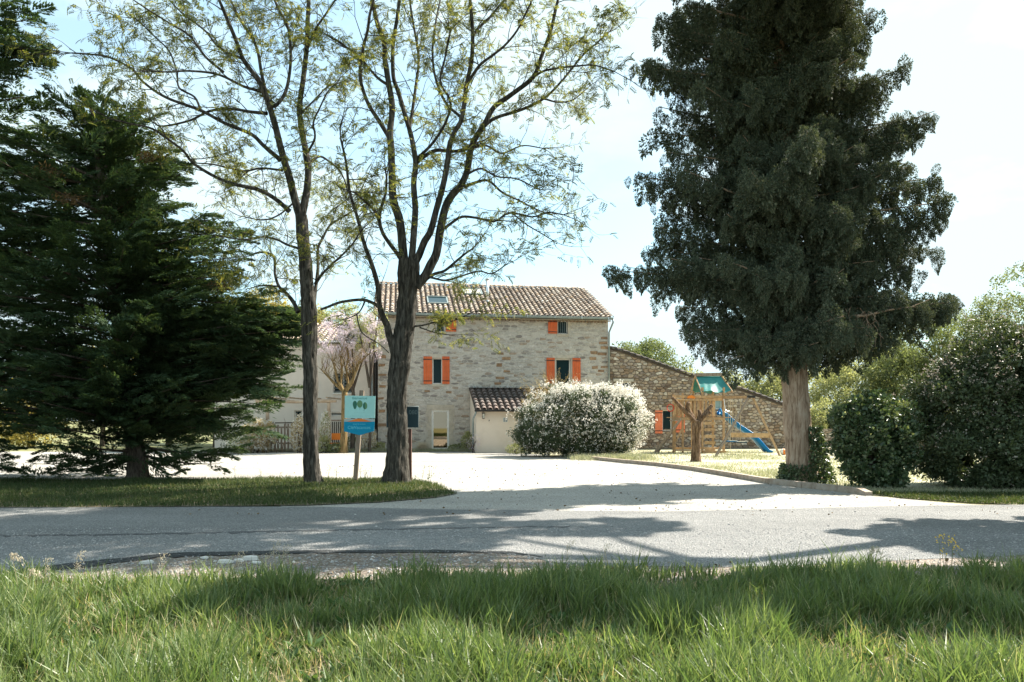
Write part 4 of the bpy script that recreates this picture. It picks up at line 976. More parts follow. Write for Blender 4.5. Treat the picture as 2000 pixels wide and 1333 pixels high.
# ball
x, y = G(1530, 889)
e = empty('beach_ball', (x, y, .14), 0, 'orange and white ball lying at the foot of the swing frame', 'ball')
def sphere_wedge(a0, a1, r_):
    V = []; n, m = 4, 10
    for i in range(n+1):
        for j in range(m+1):
            t = a0+(a1-a0)*i/n; p = math.pi*j/m; V.append((r_*math.sin(p)*math.cos(t), r_*math.sin(p)*math.sin(t), r_*math.cos(p)))
    return V, [[i*(m+1)+j, i*(m+1)+j+1, (i+1)*(m+1)+j+1, (i+1)*(m+1)+j] for i in range(n) for j in range(m)]
for i in range(6):
    V, Fc = sphere_wedge(i*math.pi/3+2.2, (i+1)*math.pi/3+2.2, .15); mobj('ball_panel', V, [np.array(Fc)], M_orange if i % 2 == 0 else M_white_fr, e, True)

# ================================================================ TREES
def smooth_path(pts, step):
    """Catmull-Rom through (n,k) control points, resampled"""
    P_ = np.array(pts, float); P_ = np.vstack([2*P_[0]-P_[1], P_, 2*P_[-1]-P_[-2]]); out = []
    for i in range(1, len(P_)-2):
        p0, p1, p2, p3 = P_[i-1:i+3]; n = max(2, int(np.linalg.norm((p2-p1)[:3]) / step))
        t = np.linspace(0, 1, n, endpoint=False)[:, None]
        out.append(.5*((2*p1) + (-p0+p2)*t + (2*p0-5*p1+4*p2-p3)*t**2 + (-p0+3*p1-3*p2+p3)*t**3))
    out.append(P_[-2][None]); return np.vstack(out)
def bark_tube(pts, rads, n, rough, name, mat, parent, flare=0, seed=0, lobes=7):
    """trunk skin with real furrows"""
    pts = np.asarray(pts); V = []; a = None; m = len(pts); run = 0
    for i in range(m):
        d = pts[min(i+1, m-1)] - pts[max(i-1, 0)]; d = Vector(d).normalized()
        if i: run += float(np.linalg.norm(pts[i]-pts[i-1]))
        a = Vector((1, 0, 0)) if a is None else a; a = (a - d*a.dot(d)).normalized(); c = d.cross(a)
        for k in range(n):
            t = 2*math.pi*k/n; r_ = rads[i]
            r_ *= 1 + flare * math.exp(-run*3.2) * (1 + .5*math.sin(lobes*.6*t + seed))
            if rough:
                v = noise.noise(Vector((math.cos(t)*3.2+seed, math.sin(t)*3.2, run*1.5))); v2 = abs(noise.noise(Vector((math.cos(t)*7+seed, math.sin(t)*7, run*3.0+4))))
                r_ *= 1 + rough*(v*.9 + .25 - v2*1.6)
            V.append(tuple(Vector(pts[i]) + (a*math.cos(t) + c*math.sin(t))*r_))
    q_ = [(i*n+k, i*n+(k+1)%n, (i+1)*n+(k+1)%n, (i+1)*n+k) for i in range(m-1) for k in range(n)]
    return mobj(name, V, [np.array(q_), np.array([[(m-1)*n+k for k in range(n)]])], mat, parent, True)

# compound leaf of the locust trees: drooping rachis with paired leaflets
def compound():
    V, Fc = [], []
    for k in range(5):
        y = .2 + k*.17; z = -.35*y*y
        for s_ in (-1, 1):
            b = len(V); V += [(0,y,z),(s_*.11,y+.13,z-.05),(s_*.27,y+.11,z-.13),(s_*.15,y-.01,z-.06)]; Fc.append((b,b+1,b+2,b+3))
    b = len(V); V += [(0,.95,-.33),(.06,1.06,-.42),(0,1.2,-.52),(-.06,1.06,-.42)]; Fc.append((b,b+1,b+2,b+3))
    return np.array(V, float), [np.array(Fc)]
CV, CF = compound()
def robinia(base, limbs, name, label, D0, seed, extra_up=True, leaf_n=1.0):
    rr = random.Random(seed); root = empty(name, base, 0, label, 'tree', 'locust trees on the grass island')
    O = np.array(base, float); known = []                # (px, py, off, r)
    twigs = MB(); LP, LD = [], []
    def leaf_at(p, d, k):
        for _ in range(k):
            dd = Vector(d).normalized()*.5 + Vector((rr.gauss(0,.8), rr.gauss(0,.8), rr.gauss(-.15,.5))); LP.append(tuple(p)); LD.append(tuple(dd))
    def grow(p, d, ln, r_, lvl):
        n = 4; pts = [p.copy()]; dd = d.normalized(); rads = [r_]
        for i in range(n):
            dd = (dd + Vector((rr.gauss(0,.16), rr.gauss(0,.16), rr.gauss(.02,.14)))).normalized(); pts.append(pts[-1] + dd*ln/n); rads.append(r_*(1-.75*(i+1)/n))
        twigs.tube(pts, rads, 4 if r_ > .008 else 3, False)
        if lvl <= 0:
            for i in range(1, n+1):
                if rr.random() < .56: leaf_at(pts[i], dd, 1)
            return
        for i in range(1, n+1):
            for _ in range(2 if i > 1 else 1):
                if rr.random() < .62:
                    nd = (dd*.7 + Vector((rr.gauss(0,.6), rr.gauss(0,.6), rr.gauss(.05,.45)))).normalized()
                    grow(pts[i], nd, ln*rr.uniform(.4,.62), max(.0048, rads[i]*.6), lvl-1)
        if rr.random() < .6: leaf_at(pts[-1], dd, 1)
    for li, lb in enumerate(limbs):
        pts = lb['p']; start = pts[0]
        if known:
            kk = min(known, key=lambda k: (k[0]-start[0])**2 + (k[1]-start[1])**2); off0 = kk[2]
        else: off0 = 0
        x = np.array([p[0] for p in pts], float); y = np.array([p[1] for p in pts], float); r_ = np.array([p[2] for p in pts], float)
        ln = np.concatenate([[0], np.cumsum(np.hypot(np.diff(x), np.diff(y)))]) 
        end = lb.get('o', rr.uniform(-.55, .55) * ln[-1]) * 1.0 if li else 0.0
        t = ln/ln[-1]; off = off0 + (end/D0*18*.0129)*(t**1.2)*1.0
        d = D0 + off; W3 = np.stack([(x-CX)/F*d, d, H-(y-HY)/F*d], 1) - O; rad = r_*d/F * (.92 if li == 0 else .78)
        path = smooth_path(np.concatenate([W3, rad[:, None]], 1), .05 if li == 0 else .09)
        for (a, b), o_ in zip(zip(x, y), off): known.append((a, b, o_))
        for s0 in np.linspace(0, 1, 24): known.append((np.interp(s0, t, x), np.interp(s0, t, y), np.interp(s0, t, off)))
        R0 = path[0, 3]
        if li and R0 > .0: path[0, 3] *= 1.15
        nseg = 40 if li == 0 else (16 if R0 > .06 else 8)
        bark_tube(path[:, :3], path[:, 3], nseg, .17 if li == 0 else (.10 if R0 > .05 else .04), 'trunk' if li == 0 else 'limb', M_bark, root, .30 if li == 0 else 0, seed + li)
        # twigs along the limb
        run = 0; nxt = rr.uniform(.1, .4)
        for i in range(1, len(path)):
            seg = path[i,:3]-path[i-1,:3]; run += np.linalg.norm(seg); rr_ = path[i,3]
            if run > nxt and li and rr_ < .085 and not lb.get('bare'):
                nxt = run + rr.uniform(.13, .30) * (1 if rr_ < .04 else 1.7)
                d_ = Vector(seg).normalized()*.55 + Vector((rr.gauss(0,.65), rr.gauss(0,.65), rr.gauss(.15,.45)))
                grow(Vector(path[i,:3]), d_, rr.uniform(.55, 1.25) * lb.get('s', 1), min(.014, rr_*.5), 1 + (rr.random() < .28))
        e = Vector(path[-1,:3]); de = Vector(path[-1,:3]-path[-4,:3]).normalized()
        if li and y[-1] < 40 and extra_up:               # limbs that leave the picture go on growing
            for _ in range(2):
                nd = (de + Vector((rr.gauss(0,.3), rr.gauss(0,.3), .2))).normalized(); p2 = e + nd*3.0
                twigs.tube([e, e+nd*.8+Vector((rr.gauss(0,.08),0,0)), p2], [path[-1,3], path[-1,3]*.7, .012], 5, False)
                for s_ in (.2, .4, .6, .8, 1.0): grow(e.lerp(p2, s_), nd + Vector((rr.gauss(0,.5), rr.gauss(0,.5), .2)), 1.0, .012, 2)
        elif li and not lb.get('bare'):
            for _ in range(3): grow(e, de + Vector((rr.gauss(0,.4), rr.gauss(0,.4), rr.gauss(.05,.3))), rr.uniform(.6, 1.1), max(.006, path[-1,3]*.7), 1)
    o = twigs.build('twigs', M_bark, root, True); o['kind'] = 'stuff'
    LP, LD = np.array(LP), np.array(LD); sc = rng.uniform(.13, .235, len(LP))
    hint = np.tile([0,0,1.0], (len(LP),1)) + rng.normal(0,.5,(len(LP),3))
    a = unit(np.cross(LD, hint)); d = unit(LD); n = np.cross(a, d); Mx = np.stack([a*sc[:,None], d*sc[:,None], n*sc[:,None]], -1)
    V, Fc = scatter_template(CV, CF, Mx, LP); o = mobj('foliage', V, Fc, M_rob_leaf, root); o['kind'] = 'stuff'
    print(name, 'leaves', len(LP), 'twig faces', len(twigs.V)); return root
def L_(pts, r0, r1, **k):
    n = len(pts); return dict(p=[(x, y, r0+(r1-r0)*(i/(n-1))**.8) for i, (x, y) in enumerate(pts)], **k)
bx, by = G(611, 946)
R1 = [dict(p=[(613,950,17.5),(609,925,16),(607,880,15.5),(606,800,14.5),(607,740,14.5),(605,690,15),(604,640,16.5),(603,600,16),(600,560,14),(595,500,13),(591,455,12.5),(588,420,12)]),
 L_([(589,425),(598,380),(602,337),(598,300),(588,244),(585,210),(592,157),(599,94),(601,40),(603,0)], 10, 5, o=120),
 L_([(587,425),(577,394),(566,349),(551,300),(536,240),(524,202),(509,165),(492,140),(475,116),(456,67),(437,22),(428,0)], 11, 3.5, o=-140),
 L_([(524,206),(535,208),(547,198),(561,169),(568,112),(563,56),(548,25),(536,0)], 5, 3, o=100),
 L_([(530,225),(512,150),(500,90),(470,40),(450,0)], 5, 2.5, o=60),
 L_([(566,414),(539,390),(505,371),(456,360),(419,345),(377,319),(359,296),(325,270),(295,251),(246,240),(215,232)], 6, 1.8, o=-200),
 L_([(548,313),(530,298),(512,282),(490,262),(437,240),(392,216),(325,191),(280,161),(257,135),(212,112),(170,106),(140,104)], 6, 1.8, o=-60),
 L_([(521,222),(490,219),(456,214),(411,217),(370,236),(317,247),(300,240)], 4.5, 1.8, o=130),
 L_([(515,180),(495,175),(475,169),(426,146),(370,139),(330,141),(295,139)], 4.5, 1.8, o=-180),
 L_([(551,333),(510,329),(475,334),(419,322),(385,319)], 3, 1.5, o=160),
 L_([(392,216),(380,190),(350,172),(345,140),(330,100),(300,70),(270,40)], 3, 1.5, o=60),
 L_([(437,142),(400,110),(370,70),(330,45),(290,20),(260,0)], 3.5, 1.6, o=-90),
 L_([(475,116),(430,95),(400,60),(360,30),(330,0)], 3.5, 1.6, o=150),
 L_([(587,487),(560,478),(540,468),(512,463),(480,468),(455,466),(420,460)], 3.5, 1.6, o=-150),
 L_([(582,610),(573,590),(558,572),(545,560),(537,535),(535,502),(512,493),(490,497),(470,490)], 5.5, 1.8, o=80, s=.7),
 L_([(546,560),(520,558),(500,560)], 2.5, 1.2, o=-20, s=.6),
 L_([(613,600),(617,560),(621,525),(621,487),(632,462),(645,440),(665,427),(684,416),(700,405)], 5, 1.8, o=150),
 L_([(616,555),(630,535),(650,515),(671,496),(690,475),(702,456)], 4, 1.6, o=-150),
 L_([(600,325),(610,315),(625,306),(642,315),(660,330),(672,350),(680,378)], 3.5, 1.6, o=120),
 L_([(600,300),(615,270),(612,240),(625,210),(640,180),(655,165)], 3, 1.5, o=-160),
 L_([(590,220),(620,190),(640,170),(670,160)], 2.5, 1.5, o=90),
 L_([(598,100),(615,60),(635,30),(655,0)], 3.5, 2, o=-80),
 L_([(575,395),(545,420),(515,430),(480,425)], 2.5, 1.4, o=100)]
robinia((bx, by, 0), R1, 'locust_tree', 'left locust tree with straight bare trunk, right of the dark conifers', 18.0, 21)
bx, by = G(774, 944)
R2 = [dict(p=[(774,950,26),(775,925,23.5),(777,880,22),(777,830,21),(775,790,20.5),(776,750,21),(781,710,21.5),(787,660,21),(793,620,20),(796,570,21),(798,530,23),(800,508,20)]),
 L_([(774,705),(768,680),(760,655),(756,636),(748,620),(741,596),(738,560),(727,520),(711,475),(698,425),(683,375),(676,319),(665,269)], 11, 2.5, o=-160),
 L_([(740,600),(732,594),(715,587),(700,586),(680,588),(660,592),(640,600),(626,605)], 4.5, 3, o=-30, bare=True),
 L_([(713,587),(708,600),(700,612),(690,618),(678,623)], 2.5, 1.2, o=-10, s=.5),
 L_([(697,615),(702,640),(712,655),(740,672),(760,690)], 1.8, 1.2, o=-10, bare=True),
 L_([(790,520),(787,490),(781,433),(768,391),(766,349),(764,294),(762,260),(766,210),(760,168),(752,120),(750,84),(736,42),(727,0)], 12, 5, o=40),
 L_([(766,280),(756,262),(739,235),(723,210),(712,185),(703,147),(709,97),(718,60),(722,30),(730,0)], 6, 3, o=-110),
 L_([(786,512),(776,496),(760,475),(747,454),(741,428),(746,400),(753,378),(755,350)], 6, 3, o=-90),
 L_([(740,430),(728,408),(709,391),(695,378),(684,374)], 4, 2, o=-120),
 L_([(802,520),(806,483),(811,412),(808,357),(812,320),(806,280),(800,255),(789,218),(778,180),(768,147),(768,84),(775,40),(780,0)], 9, 4, o=110),
 L_([(800,250),(805,220),(812,170),(818,120),(814,84),(806,40),(800,0)], 4.5, 2.5, o=130),
 L_([(808,520),(818,500),(830,470),(840,454),(852,412),(866,360),(875,310),(878,285),(888,258),(902,231),(911,168),(921,118),(923,63),(919,13),(918,0)], 10, 4, o=-60),
 L_([(922,115),(925,70),(945,45),(957,34),(975,12),(986,0)], 4, 2.5, o=70),
 L_([(812,560),(830,540),(843,515),(852,496),(861,445),(870,405),(884,380),(900,362),(913,332),(919,295),(930,268),(946,244),(965,210),(999,185),(1041,151),(1058,109),(1075,63),(1085,20),(1090,0)], 13, 3.5, o=60),
 L_([(1036,155),(1060,140),(1087,134),(1121,130),(1160,128),(1200,140)], 3.5, 1.5, o=-100),
 L_([(944,248),(960,235),(978,227),(1020,214),(1062,193),(1096,160),(1138,109),(1165,85),(1190,63)], 5, 1.8, o=130),
 L_([(1062,193),(1090,200),(1120,195),(1150,170)], 2.5, 1.3, o=60),
 L_([(868,447),(882,436),(902,424),(930,426),(965,433),(980,424),(999,416),(1040,424),(1070,415),(1100,420)], 4, 1.6, o=-60),
 L_([(999,416),(1030,440),(1055,455),(1080,470)], 2, 1.2, o=-30),
 L_([(908,366),(925,358),(953,353),(978,374),(1000,386),(1012,391),(1045,408),(1070,418)], 4, 1.6, o=100),
 L_([(913,340),(940,330),(970,345),(1010,350),(1050,370)], 3, 1.5, o=-150),
 L_([(812,320),(830,305),(852,294),(880,296),(905,294),(920,285)], 5, 4, o=40),
 L_([(815,310),(845,280),(870,240),(880,200),(860,160),(870,110),(880,60)], 4, 2, o=-150),
 L_([(832,545),(850,535),(869,529),(894,508),(910,495),(925,485)], 5, 2, o=-50, s=1.1),
 L_([(840,542),(870,548),(900,540),(935,530),(960,535),(985,520)], 3, 1.4, o=-110, s=.5),
 L_([(806,638),(825,636),(850,630),(870,632),(890,625),(925,610)], 2.6, 1.2, o=-25, s=.34),
 L_([(820,640),(850,650),(880,655)], 1.8, 1.0, o=-25, s=.34),
 L_([(918,290),(950,285),(980,300),(1020,285),(1060,290)], 3, 1.4, o=60),
 L_([(902,231),(870,200),(850,150),(845,100),(850,50),(860,0)], 4, 2, o=120),
 L_([(911,168),(935,130),(960,110),(985,90),(1010,60),(1030,20),(1040,0)], 4, 2, o=-90),
 L_([(760,168),(735,150),(700,110),(665,85),(640,70)], 4, 2, o=80)]
robinia((bx, by, 0), R2, 'locust_tree', 'right locust tree with crooked trunk dividing into many limbs, before the stone house', 18.05, 33)

# ---- conifers --------------------------------------------------------------
def conifer(root, O, trunk, branches, sprig, clump_fn, mat, limb_mat, fr=.35):
    """branches: list of (start, tip, sag, thickness). sprigs are placed by clump_fn along each"""
    br = MB(); CP, CD, CS = [], [], []
    for (a, b, sag, th) in branches:
        a, b = Vector(a), Vector(b); n = 7; pts = []
        for i in range(n+1):
            t = i/n; p = a.lerp(b, t); p.z -= sag*math.sin(math.pi*t*.9); p.x += .05*math.sin(i*2.1+a.z*3); pts.append(p)
        br.tube(pts, [th*(1-.8*i/n) for i in range(n+1)], 5, False)
        clump_fn(pts, CP, CD, CS)
    o = br.build('branches', limb_mat, root, True); o['kind'] = 'stuff'
    return np.array(CP), np.array(CD), np.array(CS)
# right: tall grey-green cypress with drooping tufts
bx, by = G(1566, 944); CO_ = Vector((bx, by, 0)); CDp = by
cyp = empty('cypress_tree', CO_, 0, 'tall dark cypress with ragged drooping tufts at the edge of the lawn', 'tree')
def cl_(px, py, off=0): return P(px, py, CDp + off) - CO_
tp = [(1572,950,33),(1566,915,28),(1560,870,26),(1556,810,25),(1553,760,24.5),(1548,700,25),(1545,640,23),(1542,560,20),(1538,450,17),(1532,300,14),(1525,150,11),(1518,0,9)]
path = [list(cl_(x, y)) + [r_*CDp/F] for x, y, r_ in tp]; top = cl_(1515, 0)
path += [[top.x, 0, top.z+3.5, .06], [top.x, .05, top.z+6.8, .02]]
path = smooth_path(path, .08); bark_tube(path[:, :3], path[:, 3], 36, .09, 'trunk', M_bark_con, cyp, .25, 3)
rr = random.Random(5)
tips = [(1245,115),(1282,30),(1300,60),(1335,10),(1290,140),(1255,130),(1290,205),(1275,262),(1300,300),(1246,345),(1262,370),(1285,440),(1300,460),(1268,480),(1195,530),(1230,520),(1290,560),(1330,600),(1345,640),(1380,680),(1335,635),(1420,700),(1470,712),(1500,705),
        (1712,22),(1700,60),(1690,90),(1765,128),(1740,160),(1826,212),(1800,230),(1760,280),(1765,320),(1832,345),(1856,388),(1835,430),(1825,490),(1790,530),(1765,555),(1752,575),(1868,580),(1868,580),(1850,590),(1845,605),(1810,600),(1790,640),(1740,660),(1700,680),(1640,690),(1600,640),
        (1335,150),(1325,235),(1300,330),(1300,500),(1720,190),(1790,250),(1800,360),(1795,440),(1770,510),(1310,90),(1285,405),(1320,520),(1750,420),(1720,600),(1780,470)]
prof_y = [0,100,200,330,400,480,540,600,660,700]; prof_l = [150,200,205,235,225,225,225,175,150,105]; prof_r = [150,165,215,235,255,235,200,180,150,95]
br = []
for x, y in tips:
    y0 = min(max(y + rr.uniform(20, 60), -50), 660) if y < 560 else min(y - 10 + rr.uniform(-20, 25), 655)
    if (x, y) == (1868, 580): y0 = 640
    ax = np.interp(y0, [0, 700], [1518, 1548]); off = rr.uniform(-.5, .5)
    br.append((cl_(ax, y0), cl_(x, y, off), rr.uniform(-.1, .25), .045))
for i in range(100):
    y = -20 + 710*((i*0.618034) % 1)*1.0; side = 1; az = rr.uniform(0, 2*math.pi)
    rad = (np.interp(y, prof_y, prof_r) if math.cos(az) > 0 else np.interp(y, prof_y, prof_l)) * rr.uniform(.42, 1.06) * CDp/F
    ax = np.interp(y, [0, 700], [1518, 1548]); c = cl_(ax, y); b = Vector((c.x + math.cos(az)*rad, math.sin(az)*rad*.9, c.z + rr.uniform(-.35, .3)))
    br.append((Vector((c.x, 0, max(3.0, c.z - rr.uniform(.1, .6)) if y < 640 else c.z+.3)), b, rr.uniform(0, .3), .04))
for i in range(60):                                      # short inner boughs that clothe the trunk
    y = -20 + 690*((i*0.618034) % 1); az = rr.uniform(math.pi*1.05, math.pi*1.95); rad = rr.uniform(.9, 2.0); ax = np.interp(y, [0, 700], [1518, 1548]); c = cl_(ax, y)
    br.append((Vector((c.x, 0, c.z+.1)), Vector((c.x + math.cos(az)*rad, math.sin(az)*rad, c.z + rr.uniform(-.3, .1))), .1, .03))
for i in range(90):                                      # crown goes on above the picture
    t = rr.random(); z = top.z + t*6.6; az = rr.uniform(0, 6.28); rad = 2.7*(1-t)**.7 + .25
    br.append((Vector((top.x, 0, z-.2)), Vector((top.x + math.cos(az)*rad, math.sin(az)*rad, z+rr.uniform(-.2,.3))), .1, .03))
def clump_droop(pts, CP, CD, CS):
    ln = sum((pts[i+1]-pts[i]).length for i in range(len(pts)-1)); k = max(6, int(ln*10.5))
    for j in range(k):
        t = .22 + .80*(j+rr.random())/k; f_ = min(t, 1)*(len(pts)-1); i = min(int(f_), len(pts)-2); p = pts[i].lerp(pts[i+1], f_-i); d = (pts[i+1]-pts[i]).normalized()
        sp = .30 * (1 - .72*min(t, 1)); p = p + Vector((rr.gauss(0,sp), rr.gauss(0,sp), rr.gauss(-.07,.09) - .20*rr.random()**2))
        CP.append(tuple(p)); CD.append((d.x*.5, d.y*.5, -.25)); CS.append(rr.choice((.14, .19, .24, .29)) * rr.uniform(.85, 1.15) * (1 - .35*min(t,1)))
CP, CD, CS = conifer(cyp, CO_, None, br, None, clump_droop, None, M_bark_con)
def sprigs(CP, CD, CS, per, wd, ln, flat, droop, spread=(1,1,1), outb=.8):
    N = len(CP); idx = np.repeat(np.arange(N), per); g = rng.normal(0, 1, (len(idx), 3)); g *= (rng.uniform(.25, 1.0, (len(idx),1))**.5) / np.maximum(np.linalg.norm(g, axis=1, keepdims=True), .1)
    off = g * CS[idx][:, None] * np.array(spread); off[:, 2] -= droop * CS[idx] * rng.uniform(0, 1, len(idx))
    pts = CP[idx] + off; d = unit(CD[idx]) * .6 + unit(off) * outb; d[:, 2] -= droop * .5
    return leaves(pts, d, wd, ln, .35)
CS = CS * rng.uniform(.85, 1.3, len(CS)); rot = rng.normal(0, .28, (len(CP), 3)); rot[:, 2] = rng.uniform(0, 6.28, len(CP))
clumps('foliage', cyp, M_con_leaf, 'droop', CP, rot, CS[:, None]*np.array([[.86, .86, 1.15]]), 430, .12, .27, 5)
# bare dead twigs hanging from the low right branch, dead inner branches
dt = MB()
for i in range(60):
    a = cl_(1600 + rr.uniform(0, 110), 612 + rr.uniform(-12, 18), rr.uniform(-.8, -.2)); p = [a]
    for k in range(4): p.append(p[-1] + Vector((rr.gauss(0,.10), rr.gauss(0,.08), -rr.uniform(.08,.26))))
    dt.tube(p, [.008,.007,.006,.005,.003], 4, False)
dt.tube([cl_(1555,645,-.2), cl_(1600,630,-.4), cl_(1640,619,-.5), cl_(1690,617,-.6), cl_(1735,606,-.5), cl_(1780,600,-.4), cl_(1815,586,-.3)], [.05,.045,.038,.033,.024,.016,.008], 8, False)
dt.build('dead_twigs', M_bark_con, cyp, True)['kind'] = 'stuff'
# ivy round the foot
ip = []
for i in range(6800):
    z = rr.uniform(0, 1)**1.35 * 1.45; a = rr.uniform(0, 6.28); r_ = (.62 - .22*z) * rr.uniform(.75, 1.15)
    if math.cos(a) < -.2 and z > .5: continue
    ip.append((r_*math.cos(a)+.10, r_*math.sin(a), z))
ip = np.array(ip); V, Fc = leaves(ip, np.stack([ip[:,0], ip[:,1], -.3*np.ones(len(ip))], 1), .055, .075, .6)
o = mobj('ivy', V, Fc, M_ivy); o.location = CO_; tag(o, 'dark ivy clump growing round the foot of the cypress trunk', 'ivy', kind='stuff')

# left: two feathery Leyland type conifers
def feather(root_xy, lean_top, branches, nper, seed, label, trunk_r, brown=()):
    rr = random.Random(seed); O = Vector((root_xy[0], root_xy[1], 0)); root = empty('feathery_conifer', O, 0, label, 'tree', 'dark conifers on the left of the island')
    tp = [(0,0,-.1,trunk_r*1.3),(0,0,.4,trunk_r),(lean_top[0]*.3,lean_top[1]*.3,lean_top[2]*.3,trunk_r*.75),(lean_top[0]*.7,0,lean_top[2]*.7,trunk_r*.4),(lean_top[0],0,lean_top[2],.02)]
    path = smooth_path(tp, .12); bark_tube(path[:, :3], path[:, 3], 28, .10, 'trunk', M_bark_dk, root, .2, seed)
    CP, CD, CS = [], [], []; br = MB()
    for a, b, sag in branches:
        a, b = Vector(a) - O, Vector(b) - O; n = 8; pts = []
        for i in range(n+1):
            t = i/n; p = a.lerp(b, t); p.z += -sag*math.sin(math.pi*t*.8); pts.append(p)
        br.tube(pts, [.045*(1-.85*i/n) for i in range(n+1)], 5, False)
        ln = (b-a).length; k = max(5, int(ln*6.4))
        for j in range(k):
            t = .14 + .86*(j+rr.random())/k; f_ = t*n; i = min(int(f_), n-1); p = pts[i].lerp(pts[i+1], f_-i); d = (pts[i+1]-pts[i]).normalized()
            s_ = .36*(1-.5*t); p = p + Vector((rr.gauss(0,s_), rr.gauss(0,s_), rr.gauss(0,.22)))
            CP.append(tuple(p)); CD.append((d.x + rr.gauss(0,.3), d.y + rr.gauss(0,.3), d.z*.6 + rr.uniform(-.2,.25))); CS.append(rr.uniform(.20,.36))
    br.build('branches', M_bark_dk, root, True)['kind'] = 'stuff'
    CP, CD, CS = np.array(CP), np.array(CD), np.array(CS)
    d = unit(CD); rot = np.stack([rng.normal(0, .35, len(d)), -np.arcsin(np.clip(d[:, 2], -.9, .9)) + rng.normal(0, .12, len(d)), np.arctan2(d[:, 1], d[:, 0])], 1)
    clumps('foliage', root, M_ley_leaf, 'spray', CP, rot, CS*1.25, 230, .075, .30, 4)
    if len(brown):
        B = []; BD = []
        for (px, py, dep, s_) in brown:
            c = np.array(P(px, py, dep) - O); n_ = 260; B.append(c + rng.normal(0,1,(n_,3))*np.array([s_,s_*.7,s_*.45])); BD.append(np.tile([.6,-.3,.1],(n_,1)))
        V, Fc = leaves(np.concatenate(B), np.concatenate(BD), .02, .12, .4); o = mobj('dead_foliage', V, Fc, M_brown_leaf, root); o['kind'] = 'stuff'
    return root
lx, ly = G(268, 936)
ty = [180,250,330,400,450,510,560,600,640,700,760,830,890]; tr = [190,270,360,345,420,480,430,500,590,560,520,470,440]; tl = [120,-20,-150,-200,-250,-270,-290,-300,-300,-300,-280,-200,-60]
fb = []; rr = random.Random(15)
for (x, y) in [(205,188),(150,182),(250,235),(270,262),(330,330),(365,345),(345,370),(300,400),(440,430),(470,452),(482,505),(455,540),(400,545),(470,600),(590,640),(592,655),(560,630),(540,600),(510,600),(530,640),(575,620),(550,670),(585,700),(560,725),(540,760),(520,795),(495,830),(470,880),(430,900),(350,925),(300,930),(120,915),(60,900),(190,910)]:
    y0 = y + (40 if y < 600 else -10); fb.append((P(267-(936-y0)*.10, min(y0,885), ly), P(x, y, ly + rr.uniform(-.9,.6)), -.1 if y < 800 else .15))
for i in range(200):
    y = rr.uniform(235, 890)**1.0; az = rr.uniform(0, 6.28); cx = 267-(936-y)*.10
    if y > 835 and rr.random() < .75: continue
    rad = ((np.interp(y, ty, tr)-cx) if math.cos(az) > 0 else (cx-np.interp(y, ty, tl))) * rr.uniform(.5, .96) * ly/F; rad = max(rad, .4)
    a = P(cx, min(y+30, 890), ly); fb.append((a, (a.x+math.cos(az)*rad, ly+math.sin(az)*min(rad,3.2)*.9, P(0,y,ly).z + rr.uniform(-.15,.15)), rr.uniform(-.15,.1)))
for i in range(26):
    x, y = rr.uniform(470, 585), rr.uniform(595, 760); x -= abs(y-650)*.35; fb.append((P(267, min(y+30, 860), ly), P(x, y, ly + rr.uniform(-1.2, 1.2)), rr.uniform(-.15, 0)))
feather((lx, ly), (P(175,180,ly).x-lx, 0, P(175,185,ly).z), fb, 62, 4, 'broad dark feathery conifer whose bare trunk foot shows on the grass island', .24,
        [(290,310,ly-.8,.16),(90,340,ly-1.6,.2),(130,390,ly-1.6,.18),(425,560,ly-1.0,.14)])
l2x, l2y = -15.9, 18.6; fb = []
for (x, y) in [(92,92),(70,40),(88,100),(50,25),(60,130),(70,190),(90,108)]:
    fb.append((P(-90, y+25, l2y), P(x, y, l2y-.3), -.05))
for i in range(125):
    y = rr.uniform(-330, 860); az = rr.uniform(0, 6.28); rad = np.interp(y, [-350, 0, 300, 860], [.4, 1.6, 2.9, 3.6])*rr.uniform(.6,1)
    a = Vector((l2x, l2y, P(0,min(y+30,880),l2y).z)); fb.append((a, (l2x+math.cos(az)*rad*1.15, l2y+math.sin(az)*rad*.9, a.z+rr.uniform(-.2,.3)), 0))
feather((l2x, l2y), (.5, 0, 16.5), fb, 62, 8, 'taller dark feathery conifer at the left edge of the photo', .3)

